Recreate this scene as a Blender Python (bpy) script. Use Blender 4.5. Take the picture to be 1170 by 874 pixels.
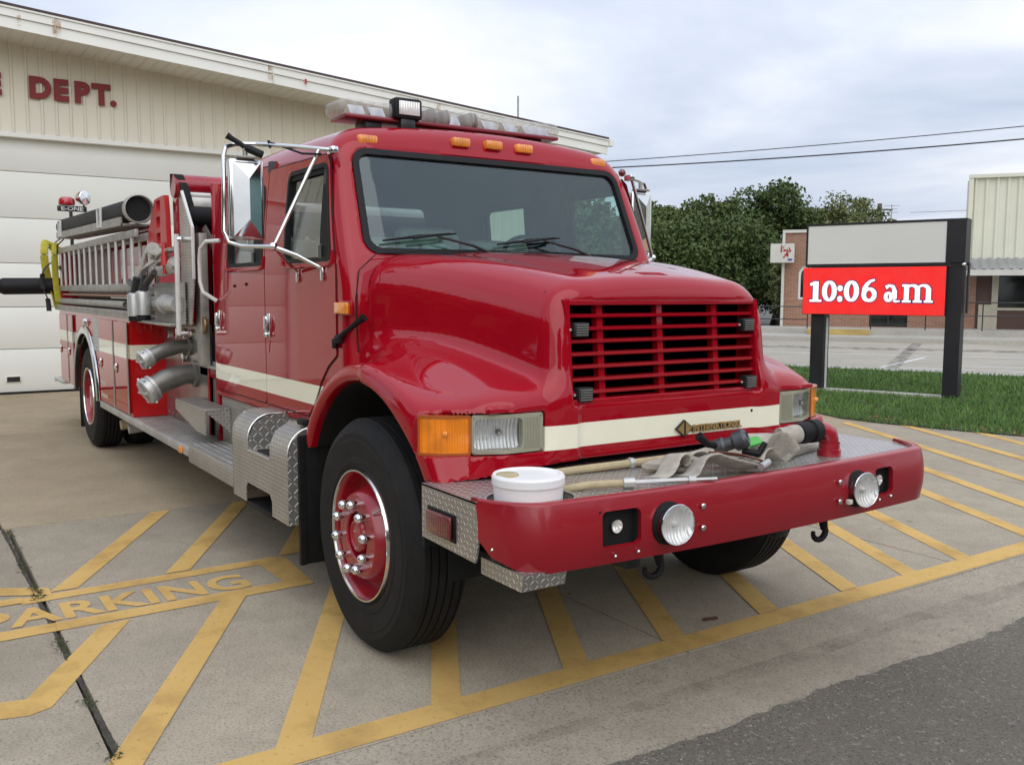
import bpy, bmesh, math, random
import numpy as np
from mathutils import Vector, Matrix
from mathutils.geometry import delaunay_2d_cdt
random.seed(7); R = math.radians; PI = math.pi
for o in list(bpy.data.objects): bpy.data.objects.remove(o)
S = bpy.context.scene
COL = S.collection

# ------------------------------------------------------------------ camera
cam = bpy.data.cameras.new('camera'); cob = bpy.data.objects.new('camera', cam); COL.objects.link(cob)
yaw, pit, rol = -3.7276, -0.0974, 0.0029
fw = Vector((math.cos(yaw)*math.cos(pit), math.sin(yaw)*math.cos(pit), math.sin(pit)))
rt = Vector((math.sin(yaw), -math.cos(yaw), 0)); up = rt.cross(fw)
rt2 = rt*math.cos(rol)+up*math.sin(rol); up2 = up*math.cos(rol)-rt*math.sin(rol)
M4 = Matrix((rt2, up2, -fw)).transposed().to_4x4(); M4.translation = Vector((3.7289, -2.8382, 1.5973))
cob.matrix_world = M4
cam.sensor_width = 36; cam.lens = 36*1057.44/1170; cam.clip_end = 3000; cam.clip_start = .05
S.camera = cob
# ------------------------------------------------------------------ sky, overcast
W = bpy.data.worlds.new('World'); S.world = W; W.use_nodes = True
wn, wl = W.node_tree.nodes, W.node_tree.links; wn.clear()
SUN_EL, SUN_AZ = R(42), R(-22)     # azimuth of the sun in scene (from +x, ccw)
sky = wn.new('ShaderNodeTexSky'); sky.sky_type = 'NISHITA'; sky.sun_disc = False
sky.sun_elevation = SUN_EL; sky.sun_rotation = R(90)-SUN_AZ; sky.dust_density = 2.5
tc = wn.new('ShaderNodeTexCoord'); sep = wn.new('ShaderNodeSeparateXYZ'); wl.new(tc.outputs['Generated'], sep.inputs[0])
# cloud layer projected on a plane overhead
mz = wn.new('ShaderNodeMath'); mz.operation = 'MAXIMUM'; mz.inputs[1].default_value = .0; wl.new(sep.outputs[2], mz.inputs[0])
ad = wn.new('ShaderNodeMath'); ad.operation = 'ADD'; ad.inputs[1].default_value = .10; wl.new(mz.outputs[0], ad.inputs[0])
dv = wn.new('ShaderNodeVectorMath'); dv.operation = 'DIVIDE'; wl.new(tc.outputs['Generated'], dv.inputs[0])
cmb = wn.new('ShaderNodeCombineXYZ')
for i in range(3): wl.new(ad.outputs[0], cmb.inputs[i])
wl.new(cmb.outputs[0], dv.inputs[1])
nz = wn.new('ShaderNodeTexNoise'); nz.inputs['Scale'].default_value = .55; nz.inputs['Detail'].default_value = 7; nz.inputs['Roughness'].default_value = .5
nz.inputs['Distortion'].default_value = .35
wl.new(dv.outputs[0], nz.inputs['Vector'])
cr = wn.new('ShaderNodeValToRGB'); e = cr.color_ramp
e.elements[0].position = .36; e.elements[0].color = (.42, .49, .63, 1)
e.elements[1].position = .62; e.elements[1].color = (.82, .84, .89, 1)
m_ = e.elements.new(.5); m_.color = (.60, .65, .75, 1)
wl.new(nz.outputs[0], cr.inputs[0])
# overcast luminance rises towards the zenith
mr = wn.new('ShaderNodeMapRange'); mr.inputs['From Min'].default_value = 0.0; mr.inputs['From Max'].default_value = .9
mr.inputs['To Min'].default_value = 10.4; mr.inputs['To Max'].default_value = 18.0; wl.new(sep.outputs[2], mr.inputs['Value'])
sc = wn.new('ShaderNodeVectorMath'); sc.operation = 'SCALE'; wl.new(cr.outputs[0], sc.inputs[0]); wl.new(mr.outputs[0], sc.inputs['Scale'])
mix = wn.new('ShaderNodeMix'); mix.data_type = 'RGBA'; mix.inputs['Factor'].default_value = .9
wl.new(sky.outputs[0], mix.inputs['A']); wl.new(sc.outputs[0], mix.inputs['B'])
bg = wn.new('ShaderNodeBackground'); bg.inputs['Strength'].default_value = .1
wo = wn.new('ShaderNodeOutputWorld'); wl.new(mix.outputs['Result'], bg.inputs[0]); wl.new(bg.outputs[0], wo.inputs[0])
sl = bpy.data.lights.new('sun', 'SUN'); sl.energy = 1.15; sl.angle = R(75); sl.color = (1, .96, .9)
so = bpy.data.objects.new('sun', sl); COL.objects.link(so)
sd = Vector((math.cos(SUN_AZ)*math.cos(SUN_EL), math.sin(SUN_AZ)*math.cos(SUN_EL), math.sin(SUN_EL)))
so.rotation_euler = sd.to_track_quat('Z', 'Y').to_euler()
S.view_settings.view_transform = 'Standard'; S.view_settings.look = 'None'; S.view_settings.exposure = .16; S.view_settings.gamma = 1
S.render.engine = 'CYCLES'

# ------------------------------------------------------------------ materials
class NT:
    def __init__(s, name):
        s.m = bpy.data.materials.new(name); s.m.use_nodes = True; s.n = s.m.node_tree.nodes; s.l = s.m.node_tree.links
        s.b = s.n['Principled BSDF']; s.tc = None
    def node(s, t, **k):
        n = s.n.new(t)
        for a, b in k.items():
            if a.startswith('i_'): n.inputs[a[2:].replace('_', ' ')].default_value = b
            else: setattr(n, a, b)
        return n
    def put(s, inp, v):
        if hasattr(v, 'type') and hasattr(v, 'is_output'): s.l.new(v, inp)
        else: inp.default_value = v
    def math(s, op, a, b=0, c=None):
        n = s.n.new('ShaderNodeMath'); n.operation = op; s.put(n.inputs[0], a); s.put(n.inputs[1], b)
        if c is not None: s.put(n.inputs[2], c)
        return n.outputs[0]
    def obj(s):
        if not s.tc: s.tc = s.n.new('ShaderNodeTexCoord')
        return s.tc.outputs['Object']
    def xyz(s):
        n = s.n.new('ShaderNodeSeparateXYZ'); s.l.new(s.obj(), n.inputs[0]); return n.outputs
    def noise(s, scale, detail=5, rough=.55, vec=None, dist=0):
        n = s.n.new('ShaderNodeTexNoise'); n.inputs['Scale'].default_value = scale; n.inputs['Detail'].default_value = detail
        n.inputs['Roughness'].default_value = rough; n.inputs['Distortion'].default_value = dist
        s.l.new(vec if vec is not None else s.obj(), n.inputs['Vector']); return n.outputs[0]
    def ramp(s, v, *st):
        n = s.n.new('ShaderNodeValToRGB'); s.l.new(v, n.inputs[0]); el = n.color_ramp.elements
        while len(el) < len(st): el.new(.5)
        for q, (p, c) in zip(el, st):
            q.position = p; q.color = (c, c, c, 1) if not hasattr(c, '__len__') else (*c, 1)
        return n.outputs[0]
    def mixc(s, f, a, b, mode='MIX'):
        n = s.n.new('ShaderNodeMix'); n.data_type = 'RGBA'; n.blend_type = mode
        s.put(n.inputs['Factor'], f)
        for k, v in (('A', a), ('B', b)):
            if hasattr(v, 'is_output'): s.l.new(v, n.inputs[k])
            else: n.inputs[k].default_value = (*v, 1)
        return n.outputs['Result']
    def set(s, **k):
        for a, b in k.items():
            i = s.b.inputs[a.replace('_', ' ')]
            if hasattr(b, 'is_output'): s.l.new(b, i)
            elif hasattr(b, '__len__') and len(b) == 3: i.default_value = (*b, 1)
            else: i.default_value = b
        return s
    def bump(s, h, strength=.3, dist=.01):
        n = s.n.new('ShaderNodeBump'); n.inputs['Strength'].default_value = strength; n.inputs['Distance'].default_value = dist
        s.l.new(h, n.inputs['Height']); s.l.new(n.outputs[0], s.b.inputs['Normal'])
    def band(s, v, lo, hi, soft=.0015):
        a = s.math('MULTIPLY_ADD', v, 1/soft, -lo/soft); b = s.math('MULTIPLY_ADD', v, -1/soft, hi/soft)
        n = s.math('MINIMUM', a, b); c = s.n.new('ShaderNodeClamp'); s.l.new(n, c.inputs[0]); return c.outputs[0]

def simple(name, col, rough=.5, metal=0, coat=0, var=.12, scale=8, bump=0, **k):
    t = NT(name); n = t.noise(scale, 6, .6)
    f = t.ramp(n, (.3, 1-var), (.7, 1+var if 1+var < 1 else 1.0))
    c = t.mixc(1, col, f, 'MULTIPLY')
    t.set(Base_Color=c, Metallic=metal, Coat_Weight=coat, Coat_Roughness=.05)
    r = t.math('MULTIPLY_ADD', n, .18, rough-.09); t.set(Roughness=r)
    if bump: t.bump(t.noise(scale*14, 4, .6), bump, .003)
    for a, b in k.items(): t.set(**{a: b})
    return t.m

RED = (.335, .0035, .0125); CREAM = (.86, .83, .66)
def paint(name, col=RED, stripe=None, where=None, zr=None):
    t = NT(name); X, Y, Z = t.xyz()
    grime = t.noise(1.7, 8, .65); fine = t.noise(60, 3, .6)
    c = t.mixc(t.ramp(grime, (.40, 0.0), (.75, .14)), col, (col[0]*.70, col[1]*1.3, col[2]))
    if stripe:
        f = t.band(Z, *stripe)
        if where == 'side': f = t.math('MULTIPLY', f, t.math('GREATER_THAN', t.math('ABSOLUTE', Y), .93))
        if where == 'nose':
            f = t.math('MULTIPLY', f, t.math('GREATER_THAN', X, .6)); f = t.math('MULTIPLY', f, t.math('LESS_THAN', t.math('ABSOLUTE', Y), .74))
        c = t.mixc(f, c, CREAM)
    t.set(Base_Color=c, Roughness=.5, Coat_Weight=1.0, Specular_IOR_Level=.0,
          Coat_Roughness=t.ramp(grime, (.35, .015), (.8, .05)), Coat_IOR=1.47)
    n = t.node('ShaderNodeBump', i_Strength=.02, i_Distance=.01); t.l.new(t.noise(2.2, 2, .5), n.inputs['Height']); t.l.new(n.outputs[0], t.b.inputs['Coat Normal'])
    return t.m

def diamond(name, pitch=.034, base=(.74, .74, .71)):
    t = NT(name); g = t.node('ShaderNodeNewGeometry'); X, Y, Z = t.xyz()
    ns = t.node('ShaderNodeSeparateXYZ'); t.l.new(g.outputs['True Normal'], ns.inputs[0])
    top = t.math('GREATER_THAN', t.math('ABSOLUTE', ns.outputs[2]), .72); fr = t.math('GREATER_THAN', t.math('ABSOLUTE', ns.outputs[0]), .72)
    def pick(f, a, b): return t.math('ADD', t.math('MULTIPLY', a, f), t.math('MULTIPLY', b, t.math('SUBTRACT', 1, f)))
    u = pick(fr, Y, X); v = pick(top, Y, Z)
    U = t.math('DIVIDE', u, pitch); V = t.math('DIVIDE', v, pitch)
    fu, fv = t.math('FLOOR', U), t.math('FLOOR', V)
    par = t.math('MODULO', t.math('ABSOLUTE', t.math('ADD', fu, fv)), 2)
    sg = t.math('MULTIPLY_ADD', par, 2, -1)
    a = t.math('SUBTRACT', t.math('SUBTRACT', U, fu), .5); b = t.math('MULTIPLY', t.math('SUBTRACT', t.math('SUBTRACT', V, fv), .5), sg)
    p = t.math('ADD', a, b); q = t.math('SUBTRACT', a, b)
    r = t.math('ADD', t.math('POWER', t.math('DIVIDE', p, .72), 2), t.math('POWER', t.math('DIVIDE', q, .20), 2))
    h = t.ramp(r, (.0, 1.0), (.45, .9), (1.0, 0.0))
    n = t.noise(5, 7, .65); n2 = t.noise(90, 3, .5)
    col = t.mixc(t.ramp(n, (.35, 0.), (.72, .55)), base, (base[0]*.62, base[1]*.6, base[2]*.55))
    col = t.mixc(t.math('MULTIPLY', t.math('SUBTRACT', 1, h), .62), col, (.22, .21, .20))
    t.set(Base_Color=col, Metallic=.78, Roughness=t.math('MULTIPLY_ADD', n, .25, .24))
    t.bump(t.math('MULTIPLY_ADD', n2, .04, h), .9, .0028)
    return t.m

def glass(name, tint=(.55, .66, .64), rough=.0, dens=.55):
    # thin pane: clear reflection over a tinted see-through sheet
    t = NT(name); t.n.remove(t.b); tr = t.node('ShaderNodeBsdfTransparent'); tr.inputs[0].default_value = (*tint, 1)
    gl = t.node('ShaderNodeBsdfGlossy'); gl.inputs['Roughness'].default_value = .02; gl.inputs[0].default_value = (.95, .97, 1, 1)
    ge = t.node('ShaderNodeNewGeometry'); dt = t.node('ShaderNodeVectorMath', operation='DOT_PRODUCT'); t.l.new(ge.outputs['Incoming'], dt.inputs[0]); t.l.new(ge.outputs['Normal'], dt.inputs[1]); mx = t.node('ShaderNodeMixShader')
    f = t.math('MULTIPLY_ADD', t.math('POWER', t.math('SUBTRACT', 1, t.math('ABSOLUTE', dt.outputs['Value'])), 5), .95, .06)
    du = t.node('ShaderNodeBsdfDiffuse'); du.inputs[0].default_value = (.30, .32, .31, 1)
    m2 = t.node('ShaderNodeMixShader'); t.l.new(t.ramp(t.noise(3, 8, .7), (.35, .0), (.8, .035)), m2.inputs[0])
    t.l.new(tr.outputs[0], m2.inputs[1]); t.l.new(du.outputs[0], m2.inputs[2])
    t.l.new(f, mx.inputs[0]); t.l.new(m2.outputs[0], mx.inputs[1]); t.l.new(gl.outputs[0], mx.inputs[2])
    t.l.new(mx.outputs[0], t.n['Material Output'].inputs[0]); return t.m

def lens(name, col, ribs=0, axis=1, rough=.12):
    t = NT(name); x = t.xyz()
    n = t.noise(11, 2, .5); c = t.mixc(t.ramp(n, (.40, 0.), (.70, .55)), col, tuple(k*.5 for k in col))
    t.set(Base_Color=c, Roughness=rough, Coat_Weight=1, Coat_Roughness=.03, Specular_IOR_Level=.6)
    if ribs:
        w = t.math('SINE', t.math('MULTIPLY', x[axis], ribs*2*PI)); t.bump(w, .8, .003)
    return t.m

def m_concrete(name, col, warm, tone=1, scale=1.0):
    t = NT(name); big = t.noise(.35*scale, 9, .62); mid = t.noise(2.3*scale, 7, .62); agg = t.noise(85, 4, .85); sp = t.noise(48, 3, .7); sm = t.noise(11, 6, .75)
    c = t.mixc(t.ramp(big, (.32, 0), (.68, 1)), col, warm)
    c = t.mixc(t.ramp(mid, (.34, .45), (.6, 0)), c, tuple(k*.72 for k in col))
    c = t.mixc(t.ramp(sm, (.40, .20), (.52, 0)), c, tuple(k*.60 for k in col))
    c = t.mixc(t.ramp(agg, (.38, .8), (.49, 0)), c, tuple(k*.42 for k in col))
    c = t.mixc(t.ramp(sp, (.62, 0), (.72, .45)), c, tuple(min(1, k*1.35) for k in warm))
    t.set(Base_Color=c, Roughness=.86, Specular_IOR_Level=.25); t.bump(agg, .35, .003); return t.m

M = {}
M['red'] = paint('red_paint'); M['red_nose'] = paint('red_paint_nose', stripe=(.962, 1.062), where='nose')
M['red_cab'] = paint('red_paint_cab', stripe=(1.0, 1.108), where='side')
M['red_body'] = paint('red_paint_body', col=(.47, .008, .010), stripe=(1.034, 1.153), where='side')
M['red_door'] = paint('red_paint_panel', col=(.40, .012, .010), stripe=(1.034, 1.153), where='side')
M['red_matte'] = simple('red_bumper_paint', (.30, .004, .012), .33, 0, .35, .12, 3)
M['redrim'] = simple('red_wheel_paint', (.36, .006, .018), .28, 0, .5, .35, 6)
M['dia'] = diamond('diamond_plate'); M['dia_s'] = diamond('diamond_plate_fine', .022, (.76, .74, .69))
M['alu'] = simple('brushed_aluminium', (.62, .62, .60), .40, .6, 0, .35, 5)
M['alu_d'] = simple('weathered_aluminium', (.45, .43, .39), .52, .5, 0, .4, 9)
M['steel'] = simple('stainless_panel', (.50, .47, .44), .34, .85, 0, .4, 4)
M['chrome'] = simple('chrome', (.78, .79, .80), .10, 1, 0, .1, 6)
M['mirr'] = simple('polished_stainless', (.74, .75, .74), .16, 1, 0, .12, 4)
M['rung'] = simple('bright_rung', (.66, .66, .63), .4, .3, 0, .2, 20)
M['white_al'] = simple('white_enamel', (.72, .72, .69), .35, .1, 0, .15, 12)
M['blk'] = simple('black_rubber', (.009, .009, .010), .6, 0, 0, .5, 14, .2, Specular_IOR_Level=.3)
M['blkpl'] = simple('black_plastic', (.022, .022, .024), .38, 0, 0, .4, 10)
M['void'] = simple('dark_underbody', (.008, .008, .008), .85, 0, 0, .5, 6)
M['tire'] = None
t = NT('tyre_rubber'); n = t.noise(9, 7, .7)
t.set(Base_Color=t.ramp(n, (.3, (.007, .007, .0075)), (.75, (.017, .016, .015))), Roughness=.72, Specular_IOR_Level=.3); t.bump(t.noise(120, 3, .6), .15, .002); M['tire'] = t.m
M['glass'] = glass('cab_glass', (.68, .82, .80)); M['glass_s'] = glass('tinted_side_glass', (.88, .93, .92))
M['amber'] = lens('amber_lens', (1.0, .27, .004), 55, 1, .06); M['amber_v'] = lens('amber_marker', (1.0, .32, .02), 60, 1, .3)
M['redlens'] = lens('red_lens', (.16, .006, .010), 60, 0, .2)
M['amber_rim'] = simple('dark_amber_plastic', (.42, .10, .01), .3, 0, .6, .2, 9)
M['clear'] = glass('clear_lens', (.93, .94, .94))
t = NT('headlight_reflector'); n = t.noise(9, 3, .5); x = t.xyz()
t.set(Base_Color=t.ramp(n, (.3, (.70, .66, .62)), (.7, (.98, .97, .95))), Metallic=.35, Roughness=.22); t.bump(t.math('SINE', t.math('MULTIPLY', x[1], 420)), .5, .003); M['refl'] = t.m
t = NT('scuffed_clear_plastic'); t.n.remove(t.b); tr = t.node('ShaderNodeBsdfTransparent'); tr.inputs[0].default_value = (.95, .95, .94, 1); gl = t.node('ShaderNodeBsdfPrincipled'); gl.inputs['Base Color'].default_value = (.62, .61, .58, 1); gl.inputs['Roughness'].default_value = .12
mx = t.node('ShaderNodeMixShader'); t.l.new(t.math('MULTIPLY_ADD', t.math('SINE', t.math('MULTIPLY', t.xyz()[1], 90)), .06, .30), mx.inputs[0]); t.l.new(tr.outputs[0], mx.inputs[1]); t.l.new(gl.outputs[0], mx.inputs[2]); t.l.new(mx.outputs[0], t.n['Material Output'].inputs[0]); M['dome'] = t.m
M['bezel'] = simple('grey_green_bezel', (.35, .34, .25), .4, 0, .1, .12, 8)
M['gold'] = simple('gold_emblem', (.50, .33, .13), .4, .5, 0, .25, 40)
M['canvas'] = simple('canvas_hose', (.50, .46, .385), .9, 0, 0, .35, 22, .5)
M['tanhose'] = simple('tan_rubber_hose', (.48, .39, .23), .6, 0, 0, .25, 20)
M['rag'] = simple('dirty_white_webbing', (.52, .49, .43), .9, 0, 0, .4, 30, .4)
M['whitepl'] = simple('white_plastic', (.86, .86, .85), .35, 0, .1, .05, 6, 0, Subsurface_Weight=.05)
M['green'] = simple('green_tape', (.10, .50, .10), .5, 0, 0, .1, 9)
M['yellow'] = simple('yellow_webbing', (.48, .42, .03), .75, 0, 0, .3, 18, .3)
M['orange'] = simple('orange_red_plastic', (.50, .014, .016), .45, 0, .1, .15, 7)
M['beige'] = simple('beige_vinyl', (.62, .57, .47), .6, 0, 0, .12, 9)
M['greyint'] = simple('grey_interior', (.055, .06, .062), .75, 0, 0, .2, 6)
M['dash'] = simple('dark_dashboard', (.035, .037, .04), .6, 0, 0, .2, 8)
M['brownpatch'] = simple('dusty_brown', (.30, .18, .12), .8)

# ------------------------------------------------------------------ mesh helpers
def finish(name, me, mat, parent=None, smooth=35):
    o = bpy.data.objects.new(name, me); COL.objects.link(o)
    if mat is not None:
        for m in (mat if isinstance(mat, (list, tuple)) else [mat]): me.materials.append(m)
    if smooth:
        me.polygons.foreach_set('use_smooth', [True]*len(me.polygons))
        me.set_sharp_from_angle(angle=R(smooth))
    if parent: o.parent = parent
    return o
def nrm(v): return v/(np.linalg.norm(v)+1e-12)
class MB:
    def __init__(s): s.v = []; s.f = []
    def add(s, v, f):
        k = len(s.v); s.v += [tuple(map(float, p)) for p in v]; s.f += [tuple(k+i for i in q) for q in f]; return s
    def box(s, x0, x1, y0, y1, z0, z1, c=.0):
        x0, x1 = sorted((x0, x1)); y0, y1 = sorted((y0, y1)); z0, z1 = sorted((z0, z1))
        if c <= 0:
            v = [(x, y, z) for x in (x0, x1) for y in (y0, y1) for z in (z0, z1)]
            return s.add(v, [(0, 1, 3, 2), (4, 6, 7, 5), (0, 4, 5, 1), (2, 3, 7, 6), (0, 2, 6, 4), (1, 5, 7, 3)])
        c = min(c, (x1-x0)*.45, (y1-y0)*.45, (z1-z0)*.45)
        bm = bmesh.new(); bmesh.ops.create_cube(bm, size=1)
        for q in bm.verts: q.co = ((x0+x1)/2+q.co.x*(x1-x0), (y0+y1)/2+q.co.y*(y1-y0), (z0+z1)/2+q.co.z*(z1-z0))
        bmesh.ops.bevel(bm, geom=list(bm.edges), offset=c, segments=2, affect='EDGES', profile=.5)
        bm.verts.ensure_lookup_table(); s.add([q.co[:] for q in bm.verts], [[q.index for q in f.verts] for f in bm.faces]); bm.free(); return s
    def tube(s, pts, r, n=12, caps=True, closed=False, flat=1.0):
        P = [np.array(p, float) for p in pts]; m = len(P); rr = r if hasattr(r, '__len__') else [r]*m
        T = []
        for i in range(m):
            a = P[i-1] if (i > 0 or closed) else P[i]; b = P[(i+1) % m] if (i < m-1 or closed) else P[i]; T.append(nrm(b-a))
        u = np.cross(T[0], (0, 0, 1.)); u = nrm(u) if np.linalg.norm(u) > 1e-3 else np.array((1., 0, 0)); V = []
        for i in range(m):
            u = nrm(u-T[i]*np.dot(u, T[i])); w = np.cross(T[i], u)
            for k in range(n):
                a = 2*PI*k/n; V.append(P[i]+rr[i]*(u*math.cos(a)+w*math.sin(a)*flat))
        F = []
        for i in range(m if closed else m-1):
            j = (i+1) % m
            for k in range(n): F.append((i*n+k, i*n+(k+1) % n, j*n+(k+1) % n, j*n+k))
        if caps and not closed: F += [tuple(range(n))[::-1], tuple((m-1)*n+k for k in range(n))]
        return s.add(V, F)
    def lathe(s, prof, c, ax, n=32, caps=False):
        # prof: (radius, distance along axis)
        ax = nrm(np.array(ax, float)); c = np.array(c, float); u = np.cross(ax, (0, 0, 1.))
        u = nrm(u) if np.linalg.norm(u) > 1e-3 else np.array((1., 0, 0)); w = np.cross(ax, u); V = []; F = []
        for r, d in prof:
            for k in range(n): a = 2*PI*k/n; V.append(c+ax*d+r*(u*math.cos(a)+w*math.sin(a)))
        for i in range(len(prof)-1):
            for k in range(n): F.append((i*n+k, (i+1)*n+k, (i+1)*n+(k+1) % n, i*n+(k+1) % n))
        if caps: F += [tuple(range(n)), tuple((len(prof)-1)*n+k for k in range(n))[::-1]]
        return s.add(V, F)
    def prism(s, poly, axis, a, b):
        # poly in the other two axes (in xyz order), extruded along axis from a to b
        ins = lambda p, t: {'x': (t, p[0], p[1]), 'y': (p[0], t, p[1]), 'z': (p[0], p[1], t)}[axis]
        n = len(poly); V = [ins(p, a) for p in poly]+[ins(p, b) for p in poly]
        return s.add(V, [tuple(range(n)), tuple(range(2*n-1, n-1, -1))]+[(i, (i+1) % n, n+(i+1) % n, n+i) for i in range(n)])
    def ball(s, c, r, n=12, sc=(1, 1, 1)):
        V = []; F = []; h = n//2
        for i in range(h+1):
            a = PI*i/h
            for k in range(n): b = 2*PI*k/n; V.append((c[0]+r*sc[0]*math.sin(a)*math.cos(b), c[1]+r*sc[1]*math.sin(a)*math.sin(b), c[2]+r*sc[2]*math.cos(a)))
        for i in range(h):
            for k in range(n): F.append((i*n+k, (i+1)*n+k, (i+1)*n+(k+1) % n, i*n+(k+1) % n))
        return s.add(V, F)
    def mir(s):
        s.v = [(x, -y, z) for x, y, z in s.v]; s.f = [q[::-1] for q in s.f]; return s
    def build(s, name, mat, parent=None, smooth=35, merge=False):
        me = bpy.data.meshes.new(name); me.from_pydata(s.v, [], s.f)
        bm = bmesh.new(); bm.from_mesh(me)
        bmesh.ops.remove_doubles(bm, verts=bm.verts, dist=1e-6)
        bmesh.ops.recalc_face_normals(bm, faces=bm.faces); bm.to_mesh(me); bm.free(); me.update()
        return finish(name, me, mat, parent, smooth)
def rrect(x0, x1, y0, y1, r, n=6):
    rs = r if hasattr(r, '__len__') else (r,)*4; P = []
    for (cx, cy, a0, q) in ((x1-rs[0], y1-rs[0], 0, rs[0]), (x0+rs[1], y1-rs[1], 90, rs[1]), (x0+rs[2], y0+rs[2], 180, rs[2]), (x1-rs[3], y0+rs[3], 270, rs[3])):
        for k in range(n+1): a = R(a0+90*k/n); P.append((cx+q*math.cos(a), cy+q*math.sin(a)))
    return P
def inpoly(p, poly):
    x, y = p; c = False; n = len(poly)
    for i in range(n):
        x1, y1 = poly[i]; x2, y2 = poly[i-1]
        if (y1 > y) != (y2 > y) and x < (x2-x1)*(y-y1)/(y2-y1+1e-15)+x1: c = not c
    return c
def resamp(poly, step):
    out = []
    for i, p in enumerate(poly):
        q = poly[(i+1) % len(poly)]; d = math.dist(p, q); n = max(1, int(d/step))
        out += [(p[0]+(q[0]-p[0])*k/n, p[1]+(q[1]-p[1])*k/n) for k in range(n)]
    return out
def panel(name, outline, holes, fn, thick, mat, parent=None, step=.08, smooth=35, flip=False):
    """sheet cut to a 2D outline with holes, bent onto surface fn(u,v)->xyz, real thickness"""
    loops = [resamp(outline, step)]+[resamp(h, step) for h in holes]
    V = []; E = []
    for L in loops:
        k = len(V); V += L; E += [(k+i, k+(i+1) % len(L)) for i in range(len(L))]
    xs = [p[0] for p in loops[0]]; ys = [p[1] for p in loops[0]]
    x = min(xs)+step*.5
    while x < max(xs):
        y = min(ys)+step*.5
        while y < max(ys):
            if inpoly((x, y), loops[0]) and not any(inpoly((x, y), h) for h in loops[1:]):
                if min(math.dist((x, y), q) for L in loops for q in L) > step*.45: V.append((x, y))
            y += step
        x += step
    vo, eo, fo, *_ = delaunay_2d_cdt([Vector(p) for p in V], E, [], 0, 1e-7)
    F = []
    for f in fo:
        c = (sum(vo[i][0] for i in f)/len(f), sum(vo[i][1] for i in f)/len(f))
        if inpoly(c, loops[0]) and not any(inpoly(c, h) for h in loops[1:]): F.append(tuple(f))
    P = np.array([fn(p[0], p[1]) for p in vo], float)
    h = 1e-4
    du = np.array([fn(p[0]+h, p[1]) for p in vo])-P; dv = np.array([fn(p[0], p[1]+h) for p in vo])-P
    N = np.cross(du, dv); N /= np.linalg.norm(N, axis=1)[:, None]+1e-15
    if flip: N = -N
    n = len(P); cnt = {}
    for f in F:
        for i in range(len(f)): a, b = f[i], f[(i+1) % len(f)]; cnt[(a, b)] = 1
    side = [(a, b) for (a, b) in cnt if (b, a) not in cnt]
    mb = MB(); mb.add(list(P)+list(P-N*thick), F+[tuple(n+i for i in f[::-1]) for f in F]+[(b, a, n+a, n+b) for a, b in side])
    return mb.build(name, mat, parent, smooth)
def hull(A, B, k):
    h = np.maximum(k-np.abs(A-B), 0)/k; return np.maximum(A, B)+h*h*k*.25
def hun(A, B, k):
    h = np.maximum(k-np.abs(A-B), 0)/k; return np.minimum(A, B)-h*h*k*.25
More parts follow.
